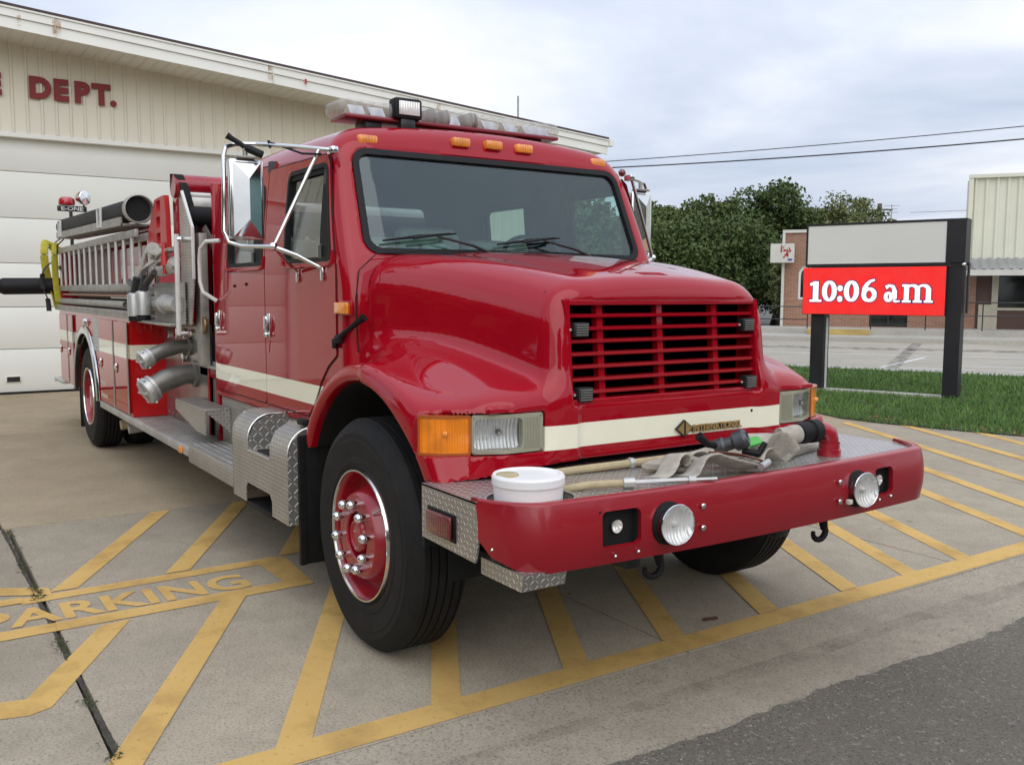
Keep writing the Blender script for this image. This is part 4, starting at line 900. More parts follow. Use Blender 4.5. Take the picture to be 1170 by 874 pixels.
# --- cab shell
def side_y(z): return 1.016-.042*np.power(np.clip((z-1.70)/.54, 0, 2), 1.5)
def f_cab0(X, a, Z):
    side = a-side_y(Z)-.0
    roof = Z-(2.515-.075*np.square(a)-.025*np.square((X+1.7)))
    fr = (X-(-.496-.428*(Z-1.8)-.022*np.power(a/.95, 4)))/1.088; lo = X+.450
    f = hull(side, roof, .20); f = hull(f, hull(fr, lo, .06), .085); f = np.maximum(f, -(X+2.735)); f = np.maximum(f, .885-Z)
    return f
def f_cab(X, Y, Z):
    a = np.abs(Y); f0 = f_cab0(X, a, Z); f = np.maximum(f0, -(f0+.045))
    f = np.maximum(f, -(np.sqrt(X*X+np.square(Z-Wz))-.70))
    ws = np.maximum(a-(.895-.06*(Z-1.8)), np.abs(Z-2.058)-.272); ws = hull(a-(.893-.055*(Z-1.8)), np.abs(Z-2.058)-.270, .11); f = hull(f, -np.maximum(ws, -.95-X), .012)
    def win(x0, x1, z0, z1, k=.05): return hull(np.abs(X-(x0+x1)/2)-(x1-x0)/2, np.abs(Z-(z0+z1)/2)-(z1-z0)/2, k)
    for q in (win(-1.345-.0*Z, -.635-.235*(Z-1.76), 1.745, 2.255), win(-2.385, -1.675, 1.745, 2.225)): f = hull(f, -np.maximum(q, .8-a), .01)
    q = hull(a-.62, np.abs(Z-2.03)-.20, .05); f = np.maximum(f, -np.maximum(q, X+2.6))
    return f
CAB = pt(sdf_mesh('cab', f_cab, (-2.79, 0, .84), (-.30, 1.06, 2.56), .0125, [M['red_cab'], M['greyint']], smooth=40, slot=lambda x, a, z: f_cab0(x, a, z) < -.030))
# windscreen gasket and glass
def wsx(y, z, o=0): return (-.503-.428*(z-1.8)-.022*(abs(y)/.95)**4+o, y, z)
o_ = rrect(-.885, .885, 1.790, 2.325, .075, 8); i_ = rrect(-.862, .862, 1.815, 2.300, .06, 8)
sh = lambda P: [(p[0]*(1-.06*(p[1]-1.8)), p[1]) for p in P]
pt(panel('windshield_gasket', sh(rrect(-.897, .897, 1.786, 2.330, .08, 8)), [sh(i_)], lambda u, v: wsx(u, v, .014), .03, M['blk'], None, .06, 30))
pt(panel('windshield', sh(rrect(-.88, .88, 1.80, 2.318, .07, 8)), [], lambda u, v: wsx(u, v, -.002), .004, M['glass'], None, .08, 40))
# cowl seam
m = MB(); m.tube([(-.452, -.965, 1.30), (-.452, -.975, 1.55), (-.455, -.955, 1.70), (-.46, -.86, 1.782), (-.46, -.5, 1.81), (-.46, 0, 1.82), (-.46, .5, 1.81), (-.46, .86, 1.782), (-.455, .955, 1.70), (-.452, .975, 1.55), (-.452, .965, 1.30)], .003, 6); pt(m.build('hood_seam', M['void']))
# wipers
def wiper(y0, s):
    m = MB(); xo = .03; P = [wsx(y0, 1.80, .05), wsx(y0-.10, 1.838, .055), wsx(y0-.30, 1.880, .05)]; m.tube(P, [.011, .008, .006], 8)
    o = pt(m.build('wiper', M['blkpl'])); m = MB(); P = [wsx(y0-.60, 1.850, .025), wsx(y0-.40, 1.878, .03), wsx(y0-.17, 1.900, .025)]; m.tube(P, [.005, .010, .005], 6); m.tube([wsx(y0-.44, 1.865, .045), wsx(y0-.30, 1.888, .055), wsx(y0-.22, 1.897, .045)], .007, 6)
    pt(m.build('wiper_blade', M['blk']), o)
wiper(-.20, 1); wiper(.47, 1)
# doors
def door(s):
    yf = lambda z: float(side_y(z))
    def slant(P, nm): return [(p[0]-(.235*(p[1]-1.76) if nm == 'front_door' and p[0] > -1.0 and p[1] > 1.76 else 0), p[1]) for p in P]
    for nm, x0, x1, w0, w1, wt in (('front_door', -1.640, -.590, -1.305, -.650, 2.24), ('rear_door', -2.655, -1.652, -2.370, -1.690, 2.21)):
        out = rrect(x0, x1, .935, 2.325, (.05, .05, .03, .03)) 
        if nm == 'front_door': out = [(x0, .935), (-.98, .935), (-.90, 1.0), (-.80, 1.13), (-.70, 1.22), (x1, 1.28), (x1, 1.70), (x1-.02, 1.78), (x1-.15, 2.25), (x1-.19, 2.29), (x0, 2.30)]
        hole = slant(rrect(w0, w1, 1.76, wt, .05), nm)
        D = panel(nm, out, [hole], lambda u, v: (u, s*(yf(v)+.007), v), .010, M['red_cab'], None, .10, 30, flip=(s > 0)); pt(D)
        E = panel('gap', [(p[0]+(.007 if p[0] > (x0+x1)/2 else -.007), p[1]+(.008 if p[1] > 1.5 else -.008)) for p in out], [rrect(x0+.05, x1-.22, 1.4, 2.2, .02)], lambda u, v: (u, s*(yf(v)+.0015), v), .003, M['void'], None, .12, 30, flip=(s > 0)); pt(E, D)  # dark strip in place of the shade in the door gap
        g = panel('window_seal', slant(rrect(w0-.012, w1+.012, 1.748, wt+.012, .06), nm), [slant(rrect(w0+.012, w1-.012, 1.772, wt-.012, .045), nm)], lambda u, v: (u, s*(yf(v)+.010), v), .03, M['blk'], None, .08, 30, flip=(s > 0)); pt(g, D)
        g = panel('window_glass', slant(rrect(w0, w1, 1.76, wt, .05), nm), [], lambda u, v: (u, s*(yf(v)-.012), v), .004, M['glass_s'], None, .12, 30, flip=(s > 0)); pt(g, D)
        m = MB(); xm = -.79 if nm == 'front_door' else -1.86
        m.add([(xm+dx, s*(yf(z)+q), z) for z in (1.76, wt) for q in (-.006, .004) for dx in (-.012, .012)], [(0, 1, 3, 2), (4, 6, 7, 5), (0, 4, 5, 1), (2, 3, 7, 6), (0, 2, 6, 4), (1, 5, 7, 3)]); m.box(xm-.012, xm+.03, s*(yf(1.8)-.01), s*(yf(1.8)+.012), 1.765, 1.83); pt(m.build('window_divider', M['blkpl']), D)
        # pressed lip under the window
        m = MB(); m.tube([(w0-.035, s*1.021, 1.80), (w0-.02, s*1.024, 1.738), (w0+.03, s*1.025, 1.728), (w1-.03, s*1.025, 1.728), (w1+.02, s*1.024, 1.738), (w1+.03, s*1.021, 1.80)], .011, 8); pt(m.build('window_ledge', M['red']), D)
        hx = -1.578 if nm == 'front_door' else -2.575
        m = MB(); m.box(hx-.028, hx+.028, s*1.022, s*1.032, 1.33, 1.47, .008); m.box(hx-.022, hx+.022, s*1.033, s*1.055, 1.36, 1.455, .012); m.ball((hx, s*1.04, 1.345), .018, 10); pt(m.build('door_handle', M['chrome'] if s else None), D)
        if nm == 'front_door':
            m = MB(); m.prism([(-1.60, 1.30), (-1.585, 1.24), (-1.565, 1.31)], 'y', s*1.0225, s*1.026)
            pt(m.build('handle_plate', M['red']), D)
        m = MB()
        if nm == 'rear_door':
            m.ball((-2.22, s*1.024, 1.63), .011, 8); m.ball((-1.98, s*1.024, 1.64), .011, 8); pt(m.build('bolt', M['void']), D)
    m = MB(); m.box(-.565, -.425, s*1.018, s*1.045, 1.488, 1.545, .006); A = pt(m.build('side_marker', M['amber_v'])); m = MB(); m.box(-.575, -.415, s*1.004, s*1.019, 1.48, 1.553, .004); pt(m.build('marker_base', M['red']), A)
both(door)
# roof marker lights
for y, z, x in ((-.7597, 2.375, -.775), (-.2094, 2.409, -.757), (0, 2.411, -.755), (.2094, 2.409, -.757), (.7597, 2.375, -.775)):
    m = MB(); m.box(x-.03, x+.030, y-.055, y+.055, z-.022, z+.028, .012); pt(m.build('marker_light', M['amber_v']))
m = MB(); m.ball((-.80, .99, 2.34), .025, 10); pt(m.build('red_knob', M['redlens']))
# light bar
m = MB(); m.box(-1.16, -.94, -.80, .60, 2.520, 2.542, .008); LB = pt(m.build('light_bar', simple('light_bar_base', (.24, .03, .04), .35, .2, .3)))
m = MB(); P = rrect(-1.165, -.935, 2.536, 2.622, .038, 6); n = len(P); V = []; F = []
st = [(-.845, .25), (-.83, .7), (-.805, .95), (-.775, 1), (.56, 1), (.59, .95), (.612, .7), (.625, .25)]
for yy, k in st:
    for p in P: V.append((-1.05+(p[0]+1.05)*(k*.6+.4), yy, 2.58+(p[1]-2.58)*k))
for i in range(len(st)-1):
    for j in range(n): F.append((i*n+j, i*n+(j+1) % n, (i+1)*n+(j+1) % n, (i+1)*n+j))
F += [tuple(range(n)), tuple(range((len(st)-1)*n, len(st)*n))]; pt(m.add(V, F).build('clear_dome', M['dome']), LB)
m = MB()
for yy in (-.46, -.27, -.18, -.02, .005): 
    P = rrect(-1.168, -.932, 2.533, 2.625, .038, 6); m.prism([(p[0], p[1]) for p in P], 'y', yy, yy+.012)
pt(m.build('dome_ring', M['alu_d']), LB)
for yy in (-.70, -.58, -.36, -.10, .15, .30, .44, .53):
    m = MB(); m.prism([(-1.12, 2.545), (-1.0, 2.545), (-1.05, 2.607), (-1.07, 2.607)], 'y', yy-.045, yy+.045); pt(m.build('reflector', M['chrome']), LB)
m = MB()
for yy in (-.62, .45): m.box(-1.12, -.98, yy-.05, yy+.05, 2.46, 2.526, .008)
pt(m.build('mount_foot', M['blkpl']), LB)
# square work light on the roof
m = MB(); m.box(-.99, -.90, -.530, -.360, 2.535, 2.650, .018); WL = pt(m.build('work_light', M['blk']))
m = MB(); m.box(-.8995, -.893, -.508, -.382, 2.556, 2.630, .003); pt(m.build('lens', M['refl']), WL)
m = MB(); m.box(-.97, -.91, -.49, -.40, 2.47, 2.541, .01); pt(m.build('bracket', M['blkpl']), WL)
# mirrors
def mirror(s):
    m = MB(); q = lambda x, y, z: (x, s*y, z)
    m.tube([q(-.70, .97, 2.300), q(-.86, 1.13, 2.325), q(-1.05, 1.25, 2.350), q(-1.07, 1.35, 2.345), q(-1.06, 1.405, 2.325), q(-1.05, 1.42, 2.28), q(-1.045, 1.425, 2.05), q(-1.04, 1.43, 1.90), q(-1.02, 1.41, 1.845), q(-.97, 1.36, 1.825), q(-.80, 1.262, 1.818), q(-.765, 1.15, 1.775), q(-.738, 1.03, 1.715)], .0115, 10)
    BR = pt(m.build('mirror_bracket', M['mirr']))
    m = MB(); m.tube([q(-.755, 1.03, 2.302), q(-.80, 1.255, 1.82)], .010, 8); m.tube([q(-.80, 1.255, 1.815), q(-.95, 1.14, 1.75), q(-1.083, 1.03, 1.70)], .009, 8); pt(m.build('brace', M['mirr']), BR)
    m = MB()
    for x, z in ((-.738, 1.70), (-1.083, 1.695)): m.box(x-.015, x+.015, s*1.022, s*1.038, z-.05, z+.02, .006)
    m.box(-.745, -.675, s*.955, s*.995, 2.28, 2.32, .01); m.ball(q(-.80, 1.258, 1.82), .022, 8); pt(m.build('bracket_foot', M['chrome']), BR)
    # head: a shallow tray with a pyramid-pressed back facing forwards
    y0, y1, z0, z1, xb = 1.235, 1.413, 1.858, 2.262, -.985
    m = MB(); m.box(xb-.045, xb, s*y0, s*y1, z0, z1, .014); H = pt(m.build('mirror_head', M['mirr']))
    m = MB(); yi0, yi1, zi0, zi1 = y0+.018, y1-.018, z0+.016, z1-.016; ym = (yi0+yi1)/2; a = .058
    V = [q(xb+.001, yi0, zi0), q(xb+.001, yi1, zi0), q(xb+.001, yi1, zi1), q(xb+.001, yi0, zi1), q(xb+.042, ym, zi0+.085), q(xb+.042, ym, zi1-.085)]
    m.add(V, [(0, 1, 4), (1, 2, 5, 4), (2, 3, 5), (3, 0, 4, 5)]); pt(m.build('pressed_back', M['mirr'], None, 0), H)
    m = MB(); m.tube([q(xb-.02, ym, z1), q(xb-.02, ym, z1+.06)], .013, 8); m.box(xb-.05, xb+.02, s*(ym-.05), s*(ym+.05), z1+.002, z1+.014, .003); m.tube([q(xb-.02, ym, z0), q(xb-.02, ym, z0-.03)], .012, 8); pt(m.build('pivot', M['alu_d']), H)
    m = MB(); m.box(xb-.049, xb-.0455, s*(y0+.01), s*(y1-.01), z0+.01, z1-.01); pt(m.build('mirror_glass', M['chrome']), H)
    if s < 0:
        m = MB(); m.tube([q(-1.0, 1.31, 2.31), q(-1.01, 1.34, 2.335), q(-1.03, 1.385, 2.365), q(-1.035, 1.405, 2.378)], [.015, .013, .014, .018], 8); m.tube([q(-1.0, 1.32, 2.32), q(-.96, 1.25, 2.285)], .02, 8); pt(m.build('antenna_mount', M['blk']), BR)
        m = MB(); m.tube([q(-.98, 1.21, 2.355), q(-.90, 1.16, 2.325), q(-.80, 1.10, 2.285), q(-.70, 1.04, 2.275)], .006, 6); m.tube([q(-.98, 1.21, 2.362), q(-.97, 1.205, 2.325)], .007, 6); pt(m.build('cable', M['blk']), BR)
both(mirror)
# cab grab handles
def grab(s):
    m = MB(); m.tube([(-2.50, s*1.03, 1.93), (-2.57, s*1.10, 1.925), (-2.64, s*1.12, 1.88), (-2.665, s*1.12, 1.80), (-2.665, s*1.12, 1.66), (-2.64, s*1.11, 1.59), (-2.60, s*1.03, 1.53)], .014, 10); pt(m.build('grab_handle', M['white_al']))
both(grab)
# interior
m = MB(); m.box(-.98, -.62, -.93, .93, 1.50, 1.745, .05); m.box(-.72, -.56, -.86, .86, 1.60, 1.775, .03); pt(m.build('dashboard', M['dash']))
m = MB(); m.box(-2.68, -.5, -.95, .95, 1.0, 1.03); pt(m.build('cab_floor', M['dash']))
m = MB(); m.tube([(-1.0+.07*math.sin(a)*0-.06*math.sin(a), .46+.22*math.cos(a), 1.80+.14*math.sin(a)) for a in np.linspace(0, 2*PI, 25)[:-1]], .014, 8, closed=True); m.tube([(-1.0, .46, 1.80), (-.82, .46, 1.66)], .03, 8); m.tube([(-1.0, .26, 1.80), (-1.0, .66, 1.80)], .012, 6); pt(m.build('steering_wheel', M['blkpl']))
for (x, y, w, h_) in ((-1.45, .46, .25, 1.93), (-1.45, -.50, .27, 1.93), (-2.50, -.55, .24, 1.95), (-2.50, -.0, .24, 1.95), (-2.50, .55, .24, 1.95)):
    m = MB(); m.box(x-.07, x+.07, y-w, y+w, 1.42, h_, .06); m.box(x-.05, x+.50, y-w, y+w, 1.28, 1.42, .05); st_ = pt(m.build('seat', M['beige']))
m = MB(); m.box(-1.46, -1.32, -.30, .14, 1.4, 1.99, .07); pt(m.build('centre_seat', M['beige']))
m = MB(); m.tube([(-1.65, -.97, 1.0), (-1.65, -.93, 2.35)], .05, 6); m.tube([(-1.65, .97, 1.0), (-1.65, .93, 2.35)], .05, 6); pt(m.build('door_pillar', M['greyint']))
m = MB(); m.box(-.86, -.80, -.42, -.26, 1.78, 1.86, .01); m.box(-.80, -.74, -.30, -.26, 1.76, 1.84, .005); pt(m.build('dash_radio', M['alu_d']))
# --- chassis and engine, with dark boxes added under the body to block light
m = MB(); m.box(-.66, .60, -.60, .60, .50, 1.16); m.box(-8.2, -.66, -.80, .80, .62, .90); m.box(-4.3, -.7, -.93, .93, .60, .88)
pt(m.build('engine_and_light_blocks', M['void']))
for s in (-1, 1):
    m = MB(); m.box(-8.3, 1.0, s*.40, s*.48, .50, .76, .01); pt(m.build('frame_rail', M['blkpl']))
m = MB(); m.tube([(0, -.90, .50), (0, -.6, .42), (0, .6, .42), (0, .90, .50)], .07, 10); pt(m.build('front_axle', M['blkpl']))
m = MB(); m.tube([(-6.53, -.9, .52), (-6.53, .9, .52)], .10, 10); m.ball((-6.53, 0, .52), .24, 12); pt(m.build('rear_axle', M['blkpl']))
def liner(s):
    m = MB(); V = []; F = []; n = 20
    for i in range(n+1):
        a = R(-5+190*i/n); V += [(.70*math.cos(a)*(.95 if a < 1 else 1.0), s*.58, Wz+.69*math.sin(a)), (.70*math.cos(a)*(.95 if a < 1 else 1.0), s*1.10, Wz+.69*math.sin(a))]
    for i in range(n): F.append((2*i, 2*i+1, 2*i+3, 2*i+2))
    V2 = [(x, y, z) for x, y, z in V]; m.add(V, F); m.box(-.7, .62, s*.565, s*.58, .45, 1.2); pt(m.build('wheel_well', M['void']))
    m = MB(); m.box(-.685, -.665, s*.80, s*1.20, .22, .88, .004); m.box(-.665, -.655, s*1.17, s*1.20, .22, .88); pt(m.build('mud_flap', M['blk']))
both(liner)
# --- wheels
def wheel(x, yo, s, rear=False):
    # yo: |y| of the outer tyre face
    c = (x, s*yo, .52); ax = (0, s, 0)
    tw = .275
    prof = [(.292, -.03), (.298, -.008), (.318, .0), (.322, .003), (.345, .004), (.348, .0015), (.40, .006), (.425, .0065), (.428, .004), (.455, .004), (.458, .001), (.487, -.010), (.506, -.030), (.514, -.045)]
    for k in range(5):
        a = -.048-k*.037; prof += [(.519, a), (.519, a-.026), (.507, a-.029), (.507, a-.034)]
    prof += [(.519, -.236), (.514, -.242), (.50, -.255), (.455, -.278), (.38, -.28), (.30, -.27)]
    m = MB(); m.lathe(prof, c, ax, 96); WH = pt(m.build('rear_wheel' if rear else 'front_wheel', M['tire'], None, 30))
    if rear:
        m = MB(); m.lathe([(r, d-.33) for r, d in prof], c, ax, 64); pt(m.build('inner_tyre', M['tire'], None, 30), WH)
        pr = [(.296, -.004), (.288, .004), (.276, -.004), (.268, -.03), (.262, -.13), (.24, -.155), (.19, -.158), (.13, -.150), (.125, -.06), (.11, -.02), (0.001, -.015)]
    else: pr = [(.296, -.010), (.289, .006), (.280, -.004), (.272, -.025), (.268, -.075), (.258, -.095), (.235, -.080), (.205, -.030), (.192, .004), (.182, .014), (.112, .016), (.106, .010), (.105, -.035)]
    m = MB(); m.lathe(pr, c, ax, 64); pt(m.build('rim', M['redrim'], None, 35), WH)
    m = MB(); m.lathe([(.298, -.006), (.293, .009), (.285, .0085), (.2825, .0)], c, ax, 64); pt(m.build('rim_edge', M['mirr'], None, 35), WH)
    if not rear:
        m = MB(); m.lathe([(.1045, -.034), (.07, -.036)], c, ax, 40); pt(m.build('hub_ring', M['void']), WH)
        m = MB(); m.lathe([(.082, -.035), (.080, .0), (.070, .016), (.058, .020), (.050, .012), (.001, .012)], c, ax, 40); pt(m.build('hub_cap', M['redrim']), WH)
    dn = .014 if not rear else -.155
    for k in range(10):
        a = 2*PI*k/10+.16; px, pz = x+.148*math.cos(a), .52+.148*math.sin(a)
        m = MB(); m.lathe([(.016, dn-.002), (.0165, dn+.022), (.021, dn+.024), (.0215, dn+.038), (.0175, dn+.050), (.009, dn+.057), (.0005, dn+.058)], (px, s*yo, pz), ax, 14); pt(m.build('lug_nut', M['chrome']), WH)
    if not rear:
        for a in (R(-8), R(172)):
            m = MB(); V = []; 
            for k in range(20):
                b = 2*PI*k/20; r_ = .232+.026*math.cos(b); th = a+math.sin(b)*.034/.232; d = -.030-(r_-.205)*1.67+.006; V.append((x+r_*math.cos(th), s*(yo+d), .52+r_*math.sin(th)))
            m.add(V, [tuple(range(20))]); pt(m.build('hand_hole', M['void'], None, 0), WH)
        m = MB(); a = R(40); m.tube([(x+.27*math.cos(a), s*(yo-.05), .52+.27*math.sin(a)), (x+.2*math.cos(a), s*(yo+.01), .52+.2*math.sin(a))], .004, 6); pt(m.build('valve_stem', M['alu_d']), WH)
both(lambda s: wheel(0, 1.172, s)); both(lambda s: wheel(-6.53, 1.235, s, True))
# --- front bumper
def bx(y): return 1.334-.045*(y/1.05)**2-.20*max(0, (abs(y)-1.03)/.185)**2.4
def bumper_fn(o=0):
    def f(u, v):      # u along the bumper width, v height
        t_ = (v-.765)/.115; return (bx(u)-.020*t_*t_-.006+o, u, v)
    return f
out = [( -1.213, .868), (-1.208, .884), (1.208, .884), (1.213, .868), (1.213, .75), (1.19, .695), (1.14, .662), (1.08, .652), (-1.08, .652), (-1.14, .662), (-1.19, .695), (-1.213, .75)]
H1 = rrect(-.846, -.679, .712, .842, .022); H2 = rrect(.664, .80, .716, .838, .022)
BP = pt(panel('front_bumper', out, [H1, H2], bumper_fn(), .02, M['red_matte'], None, .045, 40))
m = MB(); V = []; F = []   # rolled top lip
ys = np.linspace(-1.208, 1.208, 80)
for yy in ys:
    x = bx(yy); k = 1 if abs(yy) < 1.15 else 1-.5*(abs(yy)-1.15)/.055
    V += [(x-.0275, yy, .880), (x-.031, yy, .8875), (x-.042, yy, .8915), (x-.074, yy, .889), (x-.079, yy, .874)]
for i in range(79):
    for j in range(4): F.append((i*5+j, i*5+j+1, (i+1)*5+j+1, (i+1)*5+j))
pt(m.add(V, F).build('bumper_lip', M['red_matte'], None, 60), BP)
for (a, b) in ((-.846, -.679), (.664, .80)):
    m = MB(); x = bx((a+b)/2); m.box(x-.10, x-.055, a-.02, b+.02, .70, .855); m.box(x-.055, x-.02, a-.012, a, .71, .845); m.box(x-.055, x-.02, b, b+.012, .71, .845); o = pt(m.build('siren_recess', M['void']), BP)
    m = MB(); m.lathe([(.001, .0), (.012, .002), (.020, .008), (.024, .02)], (x-.055, (a+b)/2, .778), (1, 0, 0), 16); pt(m.build('recess_lamp', M['refl']), BP)
def blight(s):
    y = s*.5415; x = bx(y)+.0; ax = nrm(np.array((1, -.10+.0*s, .03)))
    m = MB(); m.lathe([(.043, -.03), (.057, -.01), (.068, .012), (.073, .026), (.0745, .034), (.0728, .037), (.071, .034)], (x-.003, y, .769), ax, 36); L = pt(m.build('bumper_light', M['chrome']))
    m = MB(); m.lathe([(.071, .033), (.064, .024), (.05, .014), (.02, .008), (.0005, .007)], (x-.003, y, .769), ax, 30); pt(m.build('reflector', M['refl']), L)
    m = MB(); m.lathe([(.010, -.002), (.012, .018), (.008, .026), (.0005, .028)], (x-.003, y, .769), ax, 12); pt(m.build('bulb', M['refl']), L)
    m = MB(); m.lathe([(.0705, .035), (.05, .043), (.02, .047), (.0005, .048)], (x-.003, y, .769), ax, 30); pt(m.build('lens', M['clear']), L)
    m = MB(); m.lathe([(.080, -.016), (.078, -.004), (.06, .0)], (x-.002, y-.012, .769), (1, 0, 0), 30); pt(m.build('rubber_mount', M['blk']), L)
    if s > 0: m = MB(); m.box(x+.0, x+.02, y-.10, y-.075, .715, .735, .003); pt(m.build('cream_tab', M['beige']), L)
    for z in (.8146, .733):
        m = MB(); yy = s*.3954; m.ball((bx(yy)+.004-.02*((z-.765)/.115)**2, yy, z), .012, 10, (.6, 1, 1)); pt(m.build('bumper_bolt', M['chrome']), BP)
both(blight)
for yy, z in ((-.79, .682), (-.69, .685), (.70, .70), (.79, .705), (-1.19, .725)):
    m = MB(); m.ball((bx(yy)-.010, yy, z), .007, 8); pt(m.build('bumper_bolt', M['chrome']), BP)
# deck of the bumper
DZ = .872
deck_out = [(.64, -1.20), (1.06, -1.20), (1.15, -1.17), (1.21, -1.12)]+[(bx(y)-.055, y) for y in np.linspace(-1.05, 1.05, 22)]+[(1.21, 1.12), (1.15, 1.17), (1.06, 1.20), (.64, 1.20)]
cup = [(1.08+.145*math.cos(a), -1.0+.165*math.sin(a)) for a in np.linspace(0, 2*PI, 33)[:-1]]
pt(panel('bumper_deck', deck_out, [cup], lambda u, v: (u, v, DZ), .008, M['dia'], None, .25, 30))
m = MB(); V = []; F = []
for (x, y) in cup: V += [(x, y, DZ-.001), (x, y, DZ-.10)]
for i in range(32): j = (i+1) % 32; F.append((2*i, 2*j, 2*j+1, 2*i+1))
F.append(tuple(2*i+1 for i in range(32))); pt(m.add(V, F).build('hose_well', M['alu_d']))
m = MB()
for (x, y) in ((0, 0),): m.tube([(p[0], p[1], DZ+.002) for p in cup], .004, 6, closed=True)
pt(m.build('well_rim', M['alu']))
for s in (-1, 1):
    m = MB(); m.prism([(.64, .665), (1.03, .655), (1.045, .70), (1.06, .78), (1.072, .871), (.64, .871)], 'y', s*1.200, s*1.192); pt(m.build('bumper_side_plate', M['dia_s'], None, 20))
    m = MB(); m.prism([(.99, .60), (1.245, .60), (1.26, .66), (.99, .66)], 'y', s*1.15, s*.97)
    if s < 0: pt(m.build('lower_bumper_box', M['dia_s'], None, 20))
m = MB(); m.box(.70, 1.12, -.46, .30, .590, .655, .004); pt(m.build('winch_plate', M['dia_s']))
m = MB(); m.box(.62, .64, -1.19, 1.19, .62, .868); m.box(.66, 1.0, -1.1, 1.1, .62, .655); pt(m.build('bumper_frame', M['void']))
m = MB(); m.box(.69, .90, -1.204, -1.2005, .694, .796, .001); o = pt(m.build('bumper_side_lamp', M['blk'])); m = MB(); m.box(.705, .885, -1.222, -1.2045, .702, .788, .008); pt(m.build('red_lens', M['redlens']), o)
def hook(y, sgn):
    m = MB(); P = [(1.16, y, .66), (1.16, y, .60), (1.165, y+sgn*.005, .565)]+[(1.17, y-sgn*.035+sgn*.042*math.cos(a), .560-.036*math.sin(a)) for a in np.linspace(0, PI*1.05, 9)]
    m.tube(P, [.022, .020, .016, .014, .014, .014, .014, .013, .013, .012, .010, .009], 10); pt(m.build('tow_hook', M['blk']))
hook(-.46, 1); hook(.51, 1)
# red elbow and couplings on the deck
m = MB(); m.lathe([(.052, 0), (.052, .03), (.046, .032), (.046, .06)], (1.095, .62, DZ), (0, 0, 1), 24)
m.tube([(1.095, .62, DZ+.02), (1.095, .62, DZ+.07), (1.093, .612, DZ+.098), (1.088, .590, DZ+.112), (1.08, .565, DZ+.116), (1.08, .53, DZ+.116)], [.040, .040, .041, .040, .040, .040], 18); pt(m.build('red_elbow', M['redrim']))
m = MB(); m.tube([(1.08, .545, DZ+.116), (1.08, .50, DZ+.116), (1.08, .498, DZ+.116), (1.08, .465, DZ+.114), (1.08, .463, DZ+.114), (1.08, .42, DZ+.112)], [.052, .052, .045, .045, .050, .046], 20)
HS = empty('fire_hose', (1.0, 0, DZ), 'flattened grey-tan canvas fire hose piled in loose folds on the front bumper deck', 'fire hose')
def hp(o): return child(o, HS)
hp(m.build('hose_coupling', M['blk']))
m = MB(); m.tube([(1.08, .415, DZ+.112), (1.08, .36, DZ+.110), (1.08, .358, DZ+.110), (1.07, .31, DZ+.108)], [.042, .042, .038, .037], 18); hp(m.build('hose_sleeve', M['canvas']))
def ribbon(pts, w, th, mat, name, roll=0, N=10):
    """flattened hose: smooth path with a broad oval section; each point = (x,y,z, twist)"""
    P = np.array(pts, float); out = []
    for i in range(len(P)-1):
        p0, p1, p2, p3 = P[max(i-1, 0)], P[i], P[i+1], P[min(i+2, len(P)-1)]
        for k in range(N): q = k/N; out.append(.5*((2*p1)+(-p0+p2)*q+(2*p0-5*p1+4*p2-p3)*q*q+(-p0+3*p1-3*p2+p3)*q**3))
    out.append(P[-1]); P = np.array(out); m = MB(); V = []; F = []; n = 14
    for i, p in enumerate(P):
        d = nrm(P[min(i+1, len(P)-1), :3]-P[max(i-1, 0), :3]); s_ = nrm(np.cross(d, (0, 0, 1.))) if abs(d[2]) < .98 else np.array((0, 1., 0)); u = np.cross(s_, d); t_ = p[3]; a, b = s_*math.cos(t_)+u*math.sin(t_), -s_*math.sin(t_)+u*math.cos(t_)
        for k in range(n): th_ = 2*PI*k/n; ww = math.copysign(abs(math.cos(th_))**.45, math.cos(th_)); V.append(p[:3]+a*ww*w/2*(1+.015*math.sin(i*1.3))+b*math.sin(th_)*th/2)
    for i in range(len(P)-1):
        for k in range(n): F.append((i*n+k, i*n+(k+1) % n, (i+1)*n+(k+1) % n, (i+1)*n+k))
    F += [tuple(range(n))[::-1], tuple((len(P)-1)*n+k for k in range(n))]
    return m.add(V, F).build(name, mat, None, 60)
z0 = DZ+.014
